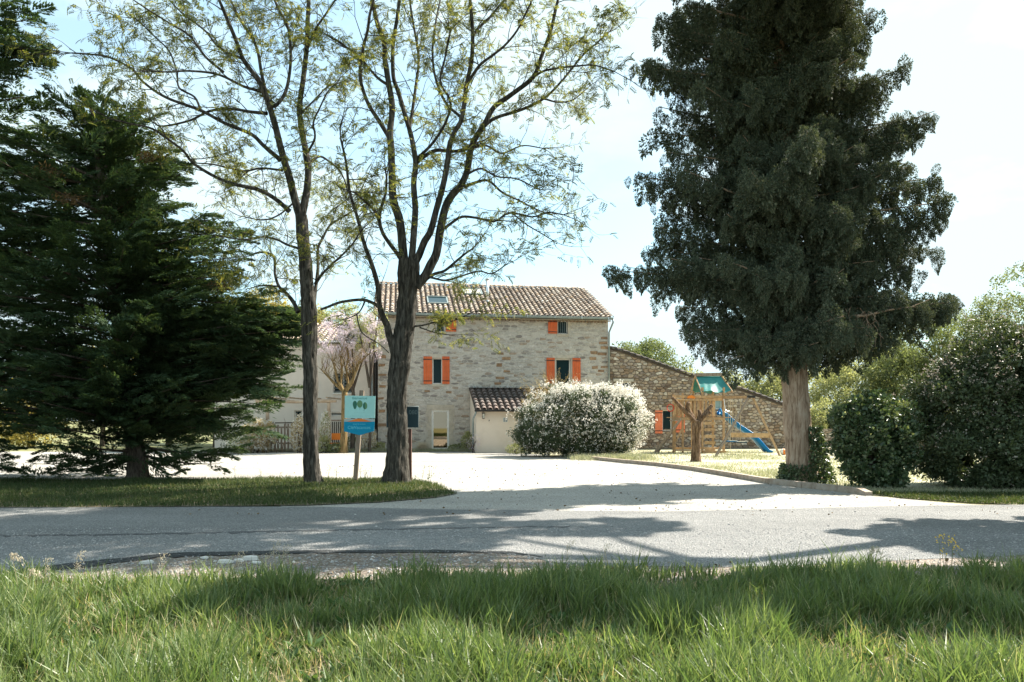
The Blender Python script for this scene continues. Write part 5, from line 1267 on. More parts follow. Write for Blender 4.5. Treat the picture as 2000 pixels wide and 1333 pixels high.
# ---- broad-leaved crowns and shrubs -----------------------------------------
def blob_points(blobs, n, shell=(.72, 1.05), lump=.16, seed=0):
    B = np.array(blobs, float); vol = B[:,3]*B[:,4] + B[:,4]*B[:,5] + B[:,3]*B[:,5]; pk = rng.choice(len(B), n, p=vol/vol.sum())
    g = unit(rng.normal(0, 1, (n, 3))); r_ = rng.uniform(*shell, n)
    ph = np.sin(g[:,0]*5+pk+seed)*np.sin(g[:,1]*4.3+pk*2)*np.sin(g[:,2]*4.7+1.3*pk); r_ = r_ * (1 + lump*ph*1.8)
    pts = B[pk,:3] + g*B[pk,3:6]*r_[:,None]
    keep = np.ones(n, bool)
    for b in B: keep &= (np.sum(((pts-b[:3])/b[3:6])**2, 1) > .42)
    keep &= pts[:,2] > .02
    return pts[keep], g[keep]
def shrub(name, loc, blobs, n, mat, wd, ln, label, cat, group=None, flowers=None, stems=6, stem_mat=None, tall=False, shell=(.72,1.05), dens=26, lump=.16):
    root = empty(name, loc, 0, label, cat, group); rr = random.Random(int(abs(loc[0])*100))
    if n > 2000:
        area = sum(4*math.pi*((b[3]*b[4])**1.6/3 + (b[3]*b[5])**1.6/3 + (b[4]*b[5])**1.6/3)**.625 for b in blobs); R_ = .17; k = int(area*dens); pts, g = blob_points(blobs, k, (.62, .98), lump)
        clumps('foliage', root, mat, 'ball', pts, rand_rot(len(pts), 1), rng.uniform(.7, 1.25, len(pts))*R_, 70, wd/R_, ln/R_)
    else:
        pts, g = blob_points(blobs, n, shell); V, Fc = leaves(pts, g + np.array([0,0,.2]), wd, ln, .7); o = mobj('foliage', V, Fc, mat, root); o['kind'] = 'stuff'
    if flowers:
        fn, fmat, fs, bias = flowers; pts, g = blob_points(blobs, fn, (.93, 1.12), lump); keep = rng.uniform(0,1,len(g)) < bias(g, pts); pts, g = pts[keep], g[keep]
        k = 4; idx = np.repeat(np.arange(len(pts)), k); V, Fc = leaves(pts[idx] + rng.normal(0, fs*.6, (len(idx),3)), g[idx]+rng.normal(0,.8,(len(idx),3)), fs, fs, .8)
        o = mobj('blossom', V, Fc, fmat, root); o['kind'] = 'stuff'
    if tall:
        zt = min(b[2] for b in blobs); mb = MB(); mb.tube([(0,0,-.1),(.1,.05,zt*.5),(0,0,max(b[2] for b in blobs))], [.34,.26,.10], 12, False)
        for b in blobs: mb.tube([(0,0,b[2]-.5),(b[0]*.5,b[1]*.5,b[2]-.15),(b[0],b[1],b[2])], [.10,.07,.03], 6, False)
        mb.build('trunk', M_bark_dk, root, True)
    elif stems:
        mb = MB()
        for i in range(stems):
            b = rr.choice(blobs); mb.tube([(rr.gauss(0,.12), rr.gauss(0,.12), -.05), (b[0]*.4+rr.gauss(0,.1), b[1]*.4, b[2]*.45), (b[0], b[1], b[2])], [.035,.028,.012], 5, False)
        mb.build('stem', stem_mat or M_bark_dk, root, True)
    return root
# big white flowering shrub in the middle
x, y = G(1136, 893)
bl = [(-1.5,0,1.35,1.35,1.3,1.25),(-.3,0,1.65,1.5,1.5,1.4),(1.0,0,1.6,1.5,1.4,1.35),(1.9,.1,1.35,.95,1.1,1.15),(-.2,-.4,.9,1.9,1.2,.85),(1.2,-.3,.85,1.2,1.1,.8),(.4,.2,2.1,1.4,1.2,.95),(-2.0,0,1.0,.85,.9,.8)]
sh = shrub('flowering_shrub', (x, y+.6, 0), bl, 42000, M_mid_leaf if False else M_vib_leaf, .035, .06, 'large rounded shrub covered in white blossom at the corner of the lawn', 'shrub',
      flowers=(21000, M_flower, .05, lambda g, p: np.clip(.42 + .5*g[:,2] + .42*g[:,0], .14, .98)), stems=9, lump=.24)
# upright flowering shoots on its right side and top
SP, SDr = [], []
for i in range(250):
    t = random.uniform(0, 1); a = random.uniform(-.5, 1.9); c = Vector((1.1 + 1.45*math.cos(a*.8), random.uniform(-.7,.5), 1.7 + 1.15*math.sin(a))) if t < .6 else Vector((random.uniform(-1.4,1.4), random.uniform(-.7,.6), 2.75+random.uniform(-.1,.2)))
    d = Vector((random.gauss(.45,.35), random.gauss(0,.3), random.gauss(.6,.3))).normalized(); ln = random.uniform(.2, .6)
    for k in range(26): SP.append(tuple(c + d*ln*k/26 + Vector((random.gauss(0,.03), random.gauss(0,.03), random.gauss(0,.03))))); SDr.append(tuple(d))
V, Fc = leaves(np.array(SP), np.array(SDr), .05, .05, 1.0); o = mobj('blossom_shoots', V, Fc, M_flower, sh); o['kind'] = 'stuff'
# straw coloured shrub behind it
x, y = G(1085, 887)
e = empty('dry_shrub', (x, y+.9, 0), 0, 'loose straw coloured twiggy shrub rising behind the white flowering shrub', 'shrub'); mb = MB(); LPs = []
for i in range(190):
    a = Vector((random.gauss(0,.5), random.gauss(0,.3), 1.6)); b = Vector((random.uniform(-1.7, 2.0), random.uniform(-.7,.7), random.uniform(2.7, 4.3) - .0)); b.z -= abs(b.x+.1)*.35
    m1 = a.lerp(b, .5) + Vector((random.gauss(0,.15), 0, .1)); mb.tube([a, m1, b], [.009,.006,.003], 4, False)
    for k in range(22): LPs.append(tuple(m1.lerp(b, random.random()) + Vector((random.gauss(0,.06), random.gauss(0,.06), random.gauss(0,.06)))))
mb.build('stem', M_straw, e)['kind'] = 'stuff'; V, Fc = leaves(np.array(LPs), rng.normal(0,1,(len(LPs),3)), .025, .04, 1); mobj('foliage', V, Fc, M_straw, e)['kind'] = 'stuff'
# right hand shrubs
x, y = G(1712, 958)
shrub('leafy_shrub', (x+.10, y+.5, 0), [(.05,0,.7,.55,.6,.75),(.1,0,1.25,.72,.7,.62),(-.45,0,1.5,.42,.5,.42),(.35,0,1.78,.42,.5,.36),(-.05,.1,1.9,.38,.4,.33),(.72,.1,1.25,.38,.5,.5),(-.5,-.1,.95,.35,.4,.4),(.15,-.1,.35,.42,.45,.4),(.6,0,.7,.35,.4,.4)], 15000, M_ivy, .065, .085, 'glossy leafy shrub with bare stem base between the trunk and the big dark bush', 'shrub', stems=8, lump=.30, dens=21, flowers=(900, M_lite_leaf, .04, lambda g, p: np.clip(.15+.6*g[:,2]-.3*g[:,0], .05, .8)))  # pale leaves set mostly on top paint its sunlit foliage; not blossom
shx = [o for o in S.objects if o.get('label', '').startswith('glossy leafy shrub')][0]; SP, SDr = [], []
for i in range(70):
    a_ = random.uniform(0, 6.28); c0 = Vector((.05 + .55*math.cos(a_), .4*math.sin(a_), random.uniform(.8, 1.95))); d = Vector((math.cos(a_)*.7, math.sin(a_)*.5, random.uniform(.2, 1.2))).normalized(); ln_ = random.uniform(.2, .5)
    for k in range(12): SP.append(tuple(c0 + d*ln_*k/12*1.3 + Vector((random.gauss(0,.03), random.gauss(0,.03), random.gauss(0,.03))))); SDr.append(tuple(d))
V, Fc = leaves(np.array(SP), np.array(SDr), .06, .08, 1.0); mobj('shoots', V, Fc, M_ivy, shx)['kind'] = 'stuff'
x, y = G(1905, 962)
shrub('evergreen_shrub', (x+1.35, y+1.5, 0), [(0,0,1.5,1.7,1.6,1.6),(.6,.1,2.6,1.6,1.5,1.35),(-.6,0,1.9,1.2,1.3,1.2),(1.6,0,2.0,1.6,1.6,2.0),(2.9,.2,2.2,1.8,1.8,2.1),(-.5,-.3,.8,1.3,1.2,.85),(1.2,.3,3.0,1.2,1.2,.9),(.7,-.7,1.2,1.6,1.0,1.1),(4.3,.5,1.9,1.5,1.6,1.8)], 62000, M_vib_leaf, .045, .08,
      'very large dark evergreen bush with small pale flower heads at the right edge', 'shrub', flowers=(9000, M_flower_dull, .04, lambda g, p: np.clip(.12 + .7*g[:,2] - .25*g[:,0], .06, .9)), stems=10, lump=.22)
x, y = G(1640, 896)
shrub('young_shrub', (x, y, 0), [(0,0,.35,.25,.25,.3),(.1,0,.8,.12,.15,.3)], 900, M_flower, .05, .07, 'young pale blossoming plant beside the low bench right of the trunk', 'plant', stems=3)

# background trees
def btree(px, py_top, d, w_px, h_px, mat, label, group, n=9000, lf=.13, trunk=True, blobs=10, name='broadleaf_tree', dens=1.0):
    c = P(px, py_top + h_px/2, d); W_, Hh = w_px*d/F/2, h_px*d/F/2; root = empty(name, (c.x, d, 0), 0, label, 'tree', group); rr = random.Random(int(px*7+d))
    B = []
    for i in range(blobs):
        a = rr.uniform(0, 6.28); t = rr.uniform(-.8, .75); rr_ = math.sqrt(max(.05, 1-t*t))*rr.uniform(.35,.75); s_ = rr.uniform(.32,.5)
        B.append((math.cos(a)*rr_*W_, math.sin(a)*rr_*W_*.8, c.z + t*Hh*.8, W_*s_, W_*s_, min(Hh, W_*1.1)*s_*.9))
    B.append((0,0,c.z,W_*.6,W_*.6,Hh*.6))
    R_ = lf*3.2; pts, g = blob_points(B, int(n/15), (.50, 1.08), .22); clumps('crown', root, mat, 'ball', pts, rand_rot(len(pts), 1), rng.uniform(.6, 1.3, len(pts))*R_, 60, .24, .32)
    tm = MB(); tm.tube([(0,0,-.1),(.05,0,c.z*.5),(0,0,c.z)], [W_*.055+.02,W_*.04+.015,.03], 8, False)
    tm.build('trunk', M_bark_dk, root, True)
    for b in B[:4]: MB().tube([(0,0,c.z*.55),(b[0]*.5,b[1]*.5,b[2]*.8),(b[0],b[1],b[2])], [.08,.05,.02], 5, False).build('limb', M_bark_dk, root, True)
    return root
GB = 'trees beyond the barn'
btree(1215, 664, 52, 75, 120, M_mid_leaf, 'round green tree top just right of the stone house corner, beyond the barn roof', GB, 4500)
btree(1300, 664, 54, 150, 130, M_mid_leaf, 'darkest rounded tree rising above the barn roof', GB, 9000)
btree(1360, 712, 50, 130, 150, M_lite_leaf, 'pale green tree right of the darkest tree above the barn roof', GB, 6000, .12)
btree(1440, 728, 48, 150, 160, M_lite_leaf, 'bushy yellow green tree behind the green canvas roof', GB, 8000, .12)
btree(1520, 700, 47, 130, 190, M_lite_leaf, 'tall pale tree directly left of the cypress trunk, behind the barn', GB, 8000, .12)
btree(1640, 680, 46, 180, 200, M_lite_leaf, 'pale tree right of the cypress trunk beyond the garden wall', GB, 12000, .11)
btree(1700, 600, 60, 170, 240, M_lite_leaf, 'tall hazy pale tree behind the hanging cypress branch', GB, 9000, .14)
btree(1760, 650, 44, 170, 230, M_mid_leaf, 'mid green tree between the leafy shrub and the hanging cypress branch', GB, 12000, .11)
btree(1860, 590, 42, 230, 300, M_mid_leaf, 'green tree behind the upper left slope of the big dark bush', GB, 15000, .11)
btree(1975, 500, 38, 230, 330, M_mid_leaf, 'tallest airy tree at the right edge above the big dark bush', GB, 8500, .10)
btree(1600, 780, 42, 70, 90, M_lite_leaf, 'sunlit pale bush beyond the garden wall, beside the cypress trunk', GB, 3000, .09)
shrub('round_box_shrub', (P(1637,870,40).x, 40, 0), [(0,0,1.5,.55,.5,.8)], 2500, M_vib_leaf, .06, .08, 'small dark clipped bush beyond the garden wall', 'shrub', stems=2)
GL = 'trees beyond the left conifers'
btree(505, 560, 52, 130, 170, M_yel_leaf, 'golden leaved tree seen between the conifers and the left locust trunk', GL, 8000, .13)
btree(590, 570, 50, 120, 160, M_yel_leaf, 'golden leaved tree top directly behind the left locust trunk', GL, 7000, .12)
btree(655, 575, 49, 110, 120, M_lite_leaf, 'pale tree crown over the cream house, between the two locust trunks', GL, 4000, .11)
btree(200, 660, 44, 170, 200, M_yel_leaf, 'golden tree glimpsed through the broad conifer', GL, 9000, .12)
btree(330, 700, 46, 200, 170, M_lite_leaf, 'pale tree behind the right side of the broad conifer', GL, 7000, .12)
btree(60, 700, 42, 220, 180, M_yel_leaf, 'golden tree behind the left edge of the broad conifer', GL, 7000, .12)
btree(420, 690, 43, 150, 190, M_mid_leaf, 'green tree left of the cream house', GL, 6000, .12)
# blossoming and pollarded trees before the cream house
bt = btree(688, 606, 36.5, 150, 125, M_pink, 'small tree in pink blossom before the cream house', 'x', 9000, .05, blobs=14, name='blossom_tree'); del bt['group']
btree(722, 600, 36.2, 75, 110, M_lite_leaf, 'small yellow leaved tree beside the stone house downpipe', 'x', 1600, .06, blobs=6, name='young_tree')
for o in S.objects:
    if o.get('group') == 'x': del o['group']
x, y = G(672, 881); e = empty('pollarded_tree', (x, 35.0, 0), 0, 'small pollarded tree with yellow lichened bark and bare twigs behind the blue sign', 'tree')
def pl(px, py, d=35.0): return P(px, py, d) - e.location
bark_tube(*(lambda p: (p[:, :3], p[:, 3]))(smooth_path([list(pl(671,885))+[.21],list(pl(672,840))+[.15],list(pl(672,800))+[.13],list(pl(673,765))+[.14]], .12)), 16, .08, 'trunk', M_bark_lichen, e, .15, 4)
rr = random.Random(8); fk = [((673,768),(660,745),(655,725),(648,700)),((673,768),(665,750),(668,725),(664,690)),((673,768),(680,750),(676,720),(682,690)),((673,768),(688,748),(693,728),(705,700)),((673,768),(690,740),(700,712),(722,690)),((673,766),(652,748),(640,735),(625,720))]
tw = MB()
for f_ in fk:
    of = rr.uniform(-.5,.5); pts = [pl(a, b, 35+of*i/3) for i, (a, b) in enumerate(f_)]; MB().tube(pts, [.09,.07,.05,.02], 8, False).build('limb', M_bark_lichen, e, True)
    for k in range(24):
        s_ = rr.randrange(1, 3); a = pts[s_].lerp(pts[s_+1], rr.random()); b = a + Vector((rr.gauss(0,.45), rr.gauss(0,.4), rr.uniform(.4,1.3))); tw.tube([a, a.lerp(b,.5)+Vector((rr.gauss(0,.08),0,.05)), b], [.012,.008,.004], 4, False)
tw.build('twigs', M_bark_lichen, e, True)['kind'] = 'stuff'
# stump-like pollard on the lawn
x, y = G(1358, 902); e = empty('pollarded_tree', (x, y, 0), 0, 'short heavily cut tree with four stubby limbs on the lawn before the climbing frame', 'tree')
def pl(px, py, o=0): return P(px, py, y+o) - e.location
bark_tube(*(lambda p: (p[:, :3], p[:, 3]))(smooth_path([list(pl(1359,905))+[.20],list(pl(1359,880))+[.165],list(pl(1360,850))+[.155],list(pl(1361,832))+[.19],list(pl(1363,822))+[.15]], .05)), 24, .16, 'trunk', M_bark_stub, e, .18, 6)
for f_, rs in (([(1362,830),(1352,818),(1338,804),(1325,790),(1313,777)], [.13,.10,.085,.07,.06]), ([(1356,822),(1347,806),(1343,796),(1345,786)], [.11,.09,.08,.075]), ([(1364,828),(1367,812),(1366,802)], [.11,.085,.07]), ([(1364,826),(1374,812),(1382,802),(1391,792)], [.12,.09,.075,.07]), ([(1374,814),(1383,809),(1388,805)], [.08,.065,.06])):
    of = random.uniform(-.3,.3); pp = smooth_path([list(pl(a, b, of*i/4))+[r_] for i, ((a, b), r_) in enumerate(zip(f_, rs))], .05); bark_tube(pp[:, :3], pp[:, 3], 12, .12, 'limb', M_bark_stub, e, 0, 3)

# planting before the houses
def plant(px, py, d, w_, h_, mat, n, label, cat='plant', flowers=None, lf=.05, group='plants in the bed before the houses', name='border_plant'):
    x = P(px, 870, d).x; return shrub(name, (x, d, 0), [(0,0,h_*.5,w_*.5,w_*.45,h_*.5),(w_*.2,0,h_*.7,w_*.35,w_*.3,h_*.35)], n, mat, lf, lf*1.4, label, cat, group, flowers, stems=3)
fl_ = (500, M_flower, .045, lambda g, p: np.full(len(g), .9))
plant(718, 0, 36.6, .75, 1.15, M_straw, 900, 'cream leaved bush beneath the right edge of the blue sign', flowers=fl_)
plant(690, 0, 36.9, .7, .85, M_mid_leaf, 900, 'green bush half hidden by the sign post')
plant(583, 0, 35.3, .7, 1.75, M_straw, 1500, 'tall cream flowering bush just left of the left locust trunk', flowers=fl_)
plant(634, 0, 35.4, .45, 1.9, M_lite_leaf, 900, 'climbing plant with pale flowers on the pergola post', flowers=fl_)
plant(632, 0, 35.1, .6, .8, M_lite_leaf, 700, 'low yellow green plant at the foot of the pergola post')
plant(655, 0, 35.0, .8, .45, M_mid_leaf, 700, 'low plants left of the small pollarded trunk')
plant(500, 0, 35.2, 1.5, 1.5, M_straw, 2600, 'broad cream blossoming bush at the tips of the broad conifer', flowers=(1400, M_flower, .05, lambda g, p: np.full(len(g), .9)))
plant(470, 0, 34.9, 1.3, .9, M_lite_leaf, 1500, 'pale low bush left of the picket fence', flowers=fl_)
plant(735, 0, 36.9, .8, .45, M_lite_leaf, 800, 'low sunlit plants at the corner of the stone house')
plant(893, 0, 36.9, .9, .35, M_mid_leaf, 900, 'low grey green mat right of the house door')
plant(911, 0, 36.5, .5, .95, M_lite_leaf, 1200, 'upright yellow green bush left of the garage downpipe')
plant(925, 0, 35.3, .6, .85, M_pink, 260, 'thin pink flowered plant before the garage corner', lf=.035)
plant(1008, 0, 34.4, .9, .45, M_lite_leaf, 900, 'low green plants at the foot of the garage wall beside the white shrub')
# stems of climbing shrubs at the fence
e = empty('climber_stems', (P(545, 870, 35.3).x, 35.3, 0), 0, 'bare brown climber stems before the picket fence', 'plant')
for i in range(11):
    x = random.uniform(-.9, 1.0); p = [Vector((x, 0, 0))]
    for k in range(5): p.append(p[-1] + Vector((random.gauss(0,.09), random.gauss(0,.03), random.uniform(.22,.4))))
    MB().tube(p, [.025,.022,.018,.014,.01,.006], 5, False).build('stem', M_straw if i % 2 else M_bark_stub, e, True)
# feather grass tuft by the door
def blades(X, Y, Z, ln, wd, lean=.35, az=None, curve=.5):
    """two-segment blades: quad + tip"""
    N = len(X); az = rng.uniform(0, 6.28, N) if az is None else az; th = np.abs(rng.normal(0, lean, N)) ; wa = rng.uniform(0, 6.28, N)
    dx, dy = np.cos(az)*np.sin(th), np.sin(az)*np.sin(th); dz = np.cos(th); B = np.stack([X, Y, Z], 1); d1 = np.stack([dx, dy, dz], 1); th2 = th + np.abs(rng.normal(curve, .3, N)); d2 = np.stack([np.cos(az)*np.sin(th2), np.sin(az)*np.sin(th2), np.cos(th2)], 1)
    w_ = np.stack([np.cos(wa), np.sin(wa), 0*wa], 1) * (wd*.5)[:, None] if hasattr(wd, '__len__') else np.stack([np.cos(wa), np.sin(wa), 0*wa], 1)*wd*.5
    m1 = B + d1*(ln*.5)[:, None]; t = m1 + d2*(ln*.5)[:, None]; V = np.stack([B-w_, B+w_, m1+w_*.8, m1-w_*.8, t], 1).reshape(-1, 3); b = (np.arange(N)*5)[:, None]
    return V, [np.concatenate([b, b+1, b+2, b+3], 1), np.concatenate([b+3, b+2, b+4], 1)]
N = 1400; a = rng.uniform(0, 6.28, N); r_ = rng.uniform(0, .12, N)
V, Fc = blades(r_*np.cos(a), r_*np.sin(a), np.zeros(N), rng.uniform(.4,.75,N), .008, .75, a, .8)
o = mobj('feather_grass', V, Fc, M_seed); o.location = (P(826, 870, 36.6).x, 36.6, .02); tag(o, 'pale feather grass tuft left of the house door', 'grass tuft')

# ---- grass --------------------------------------------------------------
def in_poly(X, Y, poly):
    inside = np.zeros(len(X), bool); n = len(poly); j = n-1
    for i in range(n):
        xi, yi = poly[i]; xj, yj = poly[j]; c = ((yi > Y) != (yj > Y)) & (X < (xj-xi)*(Y-yi)/(yj-yi+1e-12)+xi); inside ^= c; j = i
    return inside
def nz(X, Y, s, o=0): return np.array([noise.noise(Vector((x*s, y*s, o))) for x, y in zip(X, Y)])
# grid lookup so that the noise stays cheap
def nzg(X, Y, s, o=0, g=.06):
    x0, y0 = X.min(), Y.min(); nx, ny = int((X.max()-x0)/g)+2, int((Y.max()-y0)/g)+2
    T = np.array([[noise.fractal(Vector(((x0+i*g)*s, (y0+j*g)*s, o)), 1.0, 2.0, 3) for j in range(ny)] for i in range(nx)])
    return T[((X-x0)/g).astype(int), ((Y-y0)/g).astype(int)]
# tall foreground verge grass
TN = 9500; ty_ = 3.45 + (7.9-3.45)*rng.uniform(0, 1, TN)**1.1; tx = rng.uniform(-1, 1, TN)*(ty_*.735+.45); td = nzg(tx, ty_, 1.1, 1)
tl = .12 + .18*np.clip(.45 + td*1.5 + rng.normal(0, .22, TN), 0, 1.1); tk = rng.uniform(0,1,TN) < .80 + .6*td + .15*(ty_ > 5.3); tx, ty_, td, tl = tx[tk], ty_[tk], td[tk], tl[tk]
idx = np.repeat(np.arange(len(tx)), 13); N = len(idx); az = rng.uniform(0, 6.28, N); rad = np.abs(rng.normal(0, .045, N))
X = tx[idx] + np.cos(az)*rad; Y = ty_[idx] + np.sin(az)*rad; edge = 6.70 + .085*(X+4.9) + .55*nzg(X, 0*Y, .9, 3) + (rng.normal(0, .26, len(tx)))[idx]; keep = Y < edge
X, Y, az, rad, edge, idx = X[keep], Y[keep], az[keep], rad[keep], edge[keep], idx[keep]
ln = tl[idx] * rng.uniform(.45, 1.25, len(X)) * np.clip(.55 + (edge-Y)*1.1, .5, 1.1)
V, Fc = blades(X, Y, np.zeros(len(X)), ln, rng.uniform(.007, .0175, len(X)), .30, az + rng.normal(0, .7, len(X)), .36)
o = mobj('verge_grass', V, Fc, M_grass); tag(o, 'long green grass of the near verge in front of the road', 'grass', kind='stuff')
# dead thatch between the blades
N = 14000; Y = rng.uniform(3.4, 6.9, N); X = rng.uniform(-1, 1, N)*(Y*.74+.4); V, Fc = blades(X, Y, np.full(N, .015), rng.uniform(.08,.22,N), .006, 1.25, None, .2)
o = mobj('dead_thatch', V, Fc, M_straw); tag(o, 'dry straw lying between the green blades of the near verge', 'thatch', kind='stuff')
# broad leaved weeds among the blades
N = 420; wy = rng.uniform(3.6, 6.9, N); wx = rng.uniform(-1, 1, N)*(wy*.74+.3); idx = np.repeat(np.arange(N), 8); az = rng.uniform(0, 6.28, len(idx)); up = rng.uniform(.15, 1.2, len(idx))
V, Fc = leaves(np.stack([wx[idx], wy[idx], rng.uniform(.01,.07,len(idx))], 1), np.stack([np.cos(az), np.sin(az), up], 1), .032, .11, .15); o = mobj('broad_weeds', V, Fc, M_weed); tag(o, 'broad leaved weeds growing between the grass of the near verge', 'weeds', kind='stuff')
# fallen leaves on the drive edges and shoulder
N = 900; lx_ = rng.uniform(-7, 9, N); ly_ = np.where(rng.uniform(0,1,N) < .5, 7.1 + .09*lx_ + np.abs(rng.normal(0,.35,N)), rng.uniform(12, 26, N)); V, Fc = leaves(np.stack([lx_, ly_, np.full(N,.014)], 1), np.stack([rng.normal(0,1,N), rng.normal(0,1,N), np.full(N,.08)], 1), .03, .05, .1)
o = mobj('leaf_litter', V, Fc, M_litter); tag(o, 'dry fallen leaves scattered over the drive and the road edge', 'leaf litter', kind='stuff')
# island grass
ip_ = isl + isl_n; N = 85000; Y = rng.uniform(13.0, 19.8, N); X = rng.uniform(-15.5, -.9, N); k = in_poly(X, Y + rng.normal(0,.06,N), ip_); X, Y = X[k], Y[k]; d_ = nzg(X, Y, .8, 7, .12)
V, Fc = blades(X, Y, np.full(len(X), .01), (.07+.06*d_)*rng.uniform(.6,1.5,len(X)) + .02, rng.uniform(.008,.014,len(X)), .4); o = mobj('island_grass', V, Fc, M_grass_is); tag(o, 'short island grass under the locust trees, coloured dark to look shaded', 'grass', kind='stuff')
# small weeds on the island edge against the bright gravel
# right roadside grass
N = 30000; Y = rng.uniform(13.2, 16.5, N); X = rng.uniform(7, 13.5, N); rp_ = GP((1690, 964), (2150, 966), (2150, 990), (1900, 984), (1760, 974)); k = in_poly(X, Y, rp_); X, Y = X[k], Y[k]
V, Fc = blades(X, Y, np.full(len(X), .005), rng.uniform(.04,.12,len(X)), .012, .4); o = mobj('roadside_grass', V, Fc, M_grass_is); tag(o, 'short grass strip before the big dark bush', 'grass', kind='stuff')
# lawn
N = 90000; Y = 15.5 + 22*rng.uniform(0, 1, N)**1.3; X = 1 + rng.uniform(0, 1, N)*(Y*.75-1)
lp = GP((1158, 895), (1300, 910), (1400, 924), (1500, 942), (1700, 967)) + [(22, 15), (30, 38), (5, 38)] + GP((1080, 884),); k = in_poly(X, Y, lp); X, Y = X[k], Y[k]; d_ = nzg(X, Y, .35, 4, .3); k = rng.uniform(0,1,len(X)) < .55 + d_; X, Y, d_ = X[k], Y[k], d_[k]
V, Fc = blades(X, Y, np.zeros(len(X)), rng.uniform(.04,.10,len(X))*(1+.8*d_), .018, .5); o = mobj('lawn_grass', V, Fc, M_grass_lawn); tag(o, 'pale short grass of the playground lawn', 'grass', kind='stuff')
N = 9000; X = rng.uniform(-14, -1.4, N); Y = 36.1 + .2*rng.uniform(0,1,N) + rng.uniform(0, .5, N); V, Fc = blades(X, Y, np.full(N,.02), rng.uniform(.08,.22,N), .02, .4)
o = mobj('bed_grass', V, Fc, M_grass_lawn); tag(o, 'pale grass edging the planting bed before the houses', 'grass', kind='stuff')
# grass under the shrubs near the kerb
N = 6000; a = rng.uniform(0, 1, N); X = np.interp(a, [0, 1], [G(1120,895)[0], G(1260,896)[0]]) + rng.normal(0,.2,N); Y = np.interp(a, [0,1], [29.5, 29.8]) + rng.normal(0,.5,N)
V, Fc = blades(X, Y, np.zeros(N), rng.uniform(.08,.3,N), .02, .4); o = mobj('tuft_grass', V, Fc, M_grass_lawn); tag(o, 'taller grass tufts at the foot of the white flowering shrub', 'grass', kind='stuff')

# seed heads and tall stalks in the verge
def stalk(px, base_y, top_y, d, kind, label, group=None):
    b = Vector((P(px, 821, d).x, d, 0)); h_ = P(px, top_y, d).z; e = empty('grass_stalk' if kind != 'flower' else 'yellow_flower', b, 0, label, 'grass stalk' if kind != 'flower' else 'flower', group); lean = random.gauss(0, .04)
    MB().tube([(0,0,0),(lean*.5,0,h_*.5),(lean,0,h_*.97)], [.0025,.002,.0013], 4, False).build('stem', M_straw if kind != 'flower' else M_grass, e)
    if kind == 'seed':
        n = 90; t = np.random.default_rng(int(px)).uniform(0,1,n); pts = np.stack([lean + .02*rng.normal(0,1,n)+.05*t**2, .012*rng.normal(0,1,n), h_*.97 - .17*(1-t) + .02], 1); V, Fc = leaves(pts, np.tile([.1,0,1.0],(n,1)), .007, .016, .3); mobj('seed_head', V, Fc, M_seed, e)['kind'] = 'stuff'
    elif kind == 'oat':
        pts = []; 
        for k in range(28):
            t = k/28; pts += [(lean+.10*t*t*1.2 + rng.normal(0,.012), rng.normal(0,.01), h_ - .04*k*.1*0 - .22*(t-.4)**2 - .05*rng.uniform(0,1)) for _ in range(4)]
        pts = np.array(pts); V, Fc = leaves(pts, np.tile([.1,0,-1.0],(len(pts),1)), .008, .022, .25); mobj('seed_head', V, Fc, M_seed, e)['kind'] = 'stuff'
    else:
        pts = np.array([(lean + rng.normal(0,.022), rng.normal(0,.02), h_ + rng.normal(0,.022)) for _ in range(7)]); idx = np.repeat(np.arange(7), 5); V, Fc = leaves(pts[idx], rng.normal(0,1,(35,3)), .009, .012, .5); mobj('petals', V, Fc, M_yflower, e)
ST = 'seed stalks standing above the near verge'
for px, ty_, d, k, lab in ((40,1078,6.3,'oat','arching pale oat head, leftmost stalk of the near verge'),(62,1108,6.2,'oat','shorter pale oat head right of the leftmost stalk'),(140,1080,6.6,'seed','straight seed stalk second from the left edge of the verge'),(89,1092,6.5,'seed','thin short stalk between the oat heads and the straight seed stalk'),
        (324,1085,6.6,'seed','seed stalk below the brown stone on the shoulder'),(447,1080,6.5,'seed','thin stalk in front of the pale flat stones'),(544,1058,6.5,'seed','tallest seed stalk, before the middle of the tar edge'),(551,1066,6.6,'seed','stalk leaning right beside the tallest seed stalk'),(505,1085,6.6,'seed','thin stalk left of the tallest seed stalk'),
        (1195,1065,7.0,'seed','dark thin stalk above the verge below the sunlit road patch'),(1108,1060,7.1,'seed','thin stalk over the lit road edge left of centre right'),(1700,1065,7.0,'oat','pale stalk left of the yellow flowers'),(1405,1180,5.2,'oat','pale hanging oat head inside the dark part of the verge')):
    stalk(px, 0, ty_, d, k, lab, ST)
YF = 'yellow flowers standing above the verge on the right'
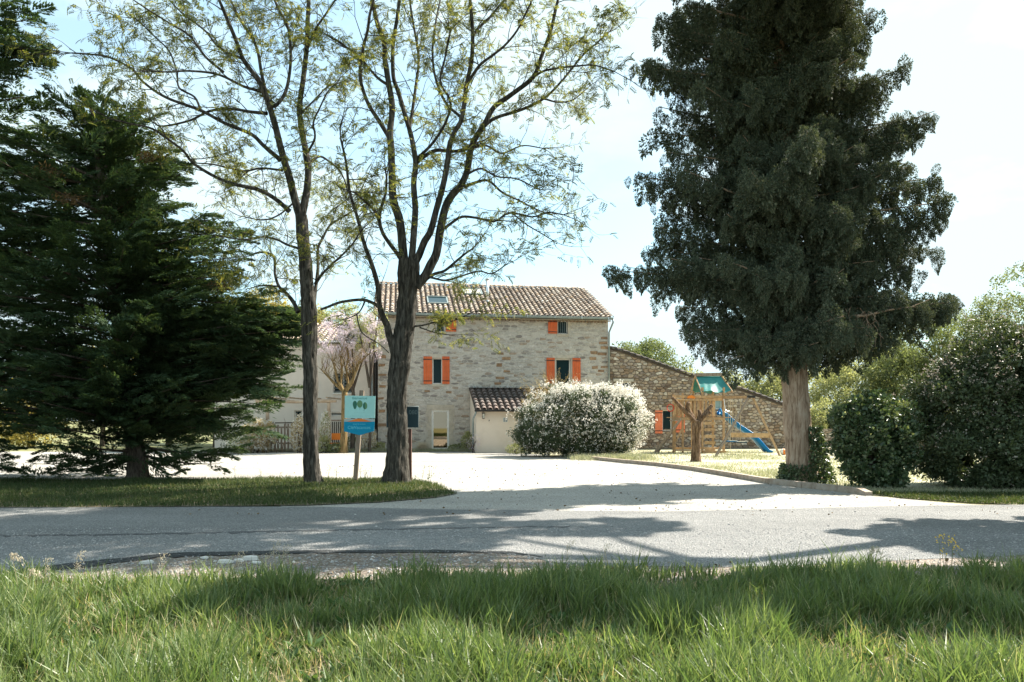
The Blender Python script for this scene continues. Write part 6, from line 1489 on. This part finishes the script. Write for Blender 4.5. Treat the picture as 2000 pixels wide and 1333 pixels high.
for px, ty_, lab in ((1838,1052,'yellow flower head farthest left of the small cluster'),(1845,1060,'yellow flower head just below the left one of the cluster'),(1852,1046,'topmost yellow flower head of the cluster'),(1857,1055,'yellow flower head in the middle of the cluster'),(1858,1064,'yellow flower head nearest the grass under the topmost one'),(1848,1077,'lowest yellow flower head of the cluster'),(1873,1074,'yellow flower head standing apart on the right')):
    stalk(px, 0, ty_, 7.2, 'flower', lab, YF)
# thin weeds against the bright gravel on the island
wd_ = MB(); LPs = []
for px in [270, 430, 455, 505, 552, 640, 652, 700, 712, 720, 722, 810, 822, 832, 838, 842, 600, 180, 340]:
    d = 18.7; b = Vector((P(px, 821, d).x, d + random.uniform(-.3,.3), 0)); h_ = random.uniform(.15, .45); t = b + Vector((random.gauss(0,.05), 0, h_)); wd_.tube([b, b.lerp(t,.5)+Vector((.01,0,0)), t], [.005,.004,.002], 3, False)
    for k in range(16): LPs.append(tuple(b.lerp(t, random.uniform(.3,1)) + Vector((random.gauss(0,.03), random.gauss(0,.03), 0))))
o = wd_.build('thin_weeds', M_grass_is); tag(o, 'thin dark weeds sticking up along the far rim of the island', 'weeds', kind='stuff')
V, Fc = leaves(np.array(LPs), rng.normal(0,1,(len(LPs),3)), .02, .03, 1); o2 = mobj('weed_leaves', V, Fc, M_ivy, o); o2['kind'] = 'stuff'

# unseen trees just right of the picture, crowns shaped to shade verge and road
shrub('roadside_tree', (12.4, 10.2, 0), [(-2.4,.6,10.3,2.0,1.0,1.2),(-4.5,.75,10.4,1.6,.9,1.0),(.4,.5,9.8,2.2,1.2,1.6),(-.4,2.3,6.2,1.6,1.7,1.5),(1.6,.8,7.0,2.2,2.0,2.0),(.4,2.0,4.2,1.2,1.6,1.1)], 9000, M_mid_leaf, .10, .13,
      'tall roadside tree standing just outside the right edge, reaching over the near verge', 'tree', 'trees standing right of the view', tall=True, dens=8)
shrub('roadside_tree', (12.6, 13.4, 0), [(-4.4,.9,12.0,1.8,1.5,1.1),(-7.0,.9,12.2,2.0,1.5,1.0),(-9.8,.8,12.6,1.9,1.4,.9),(-12.4,.8,13.0,1.6,1.2,.8),(-.7,3.1,12.7,1.6,.9,.7),(-2.6,3.2,12.9,1.5,.9,.7)], 9000, M_mid_leaf, .10, .13,
      'taller unseen tree behind it outside the right edge, crown shaped to shade the road', 'tree', 'trees standing right of the view', tall=True, dens=6)
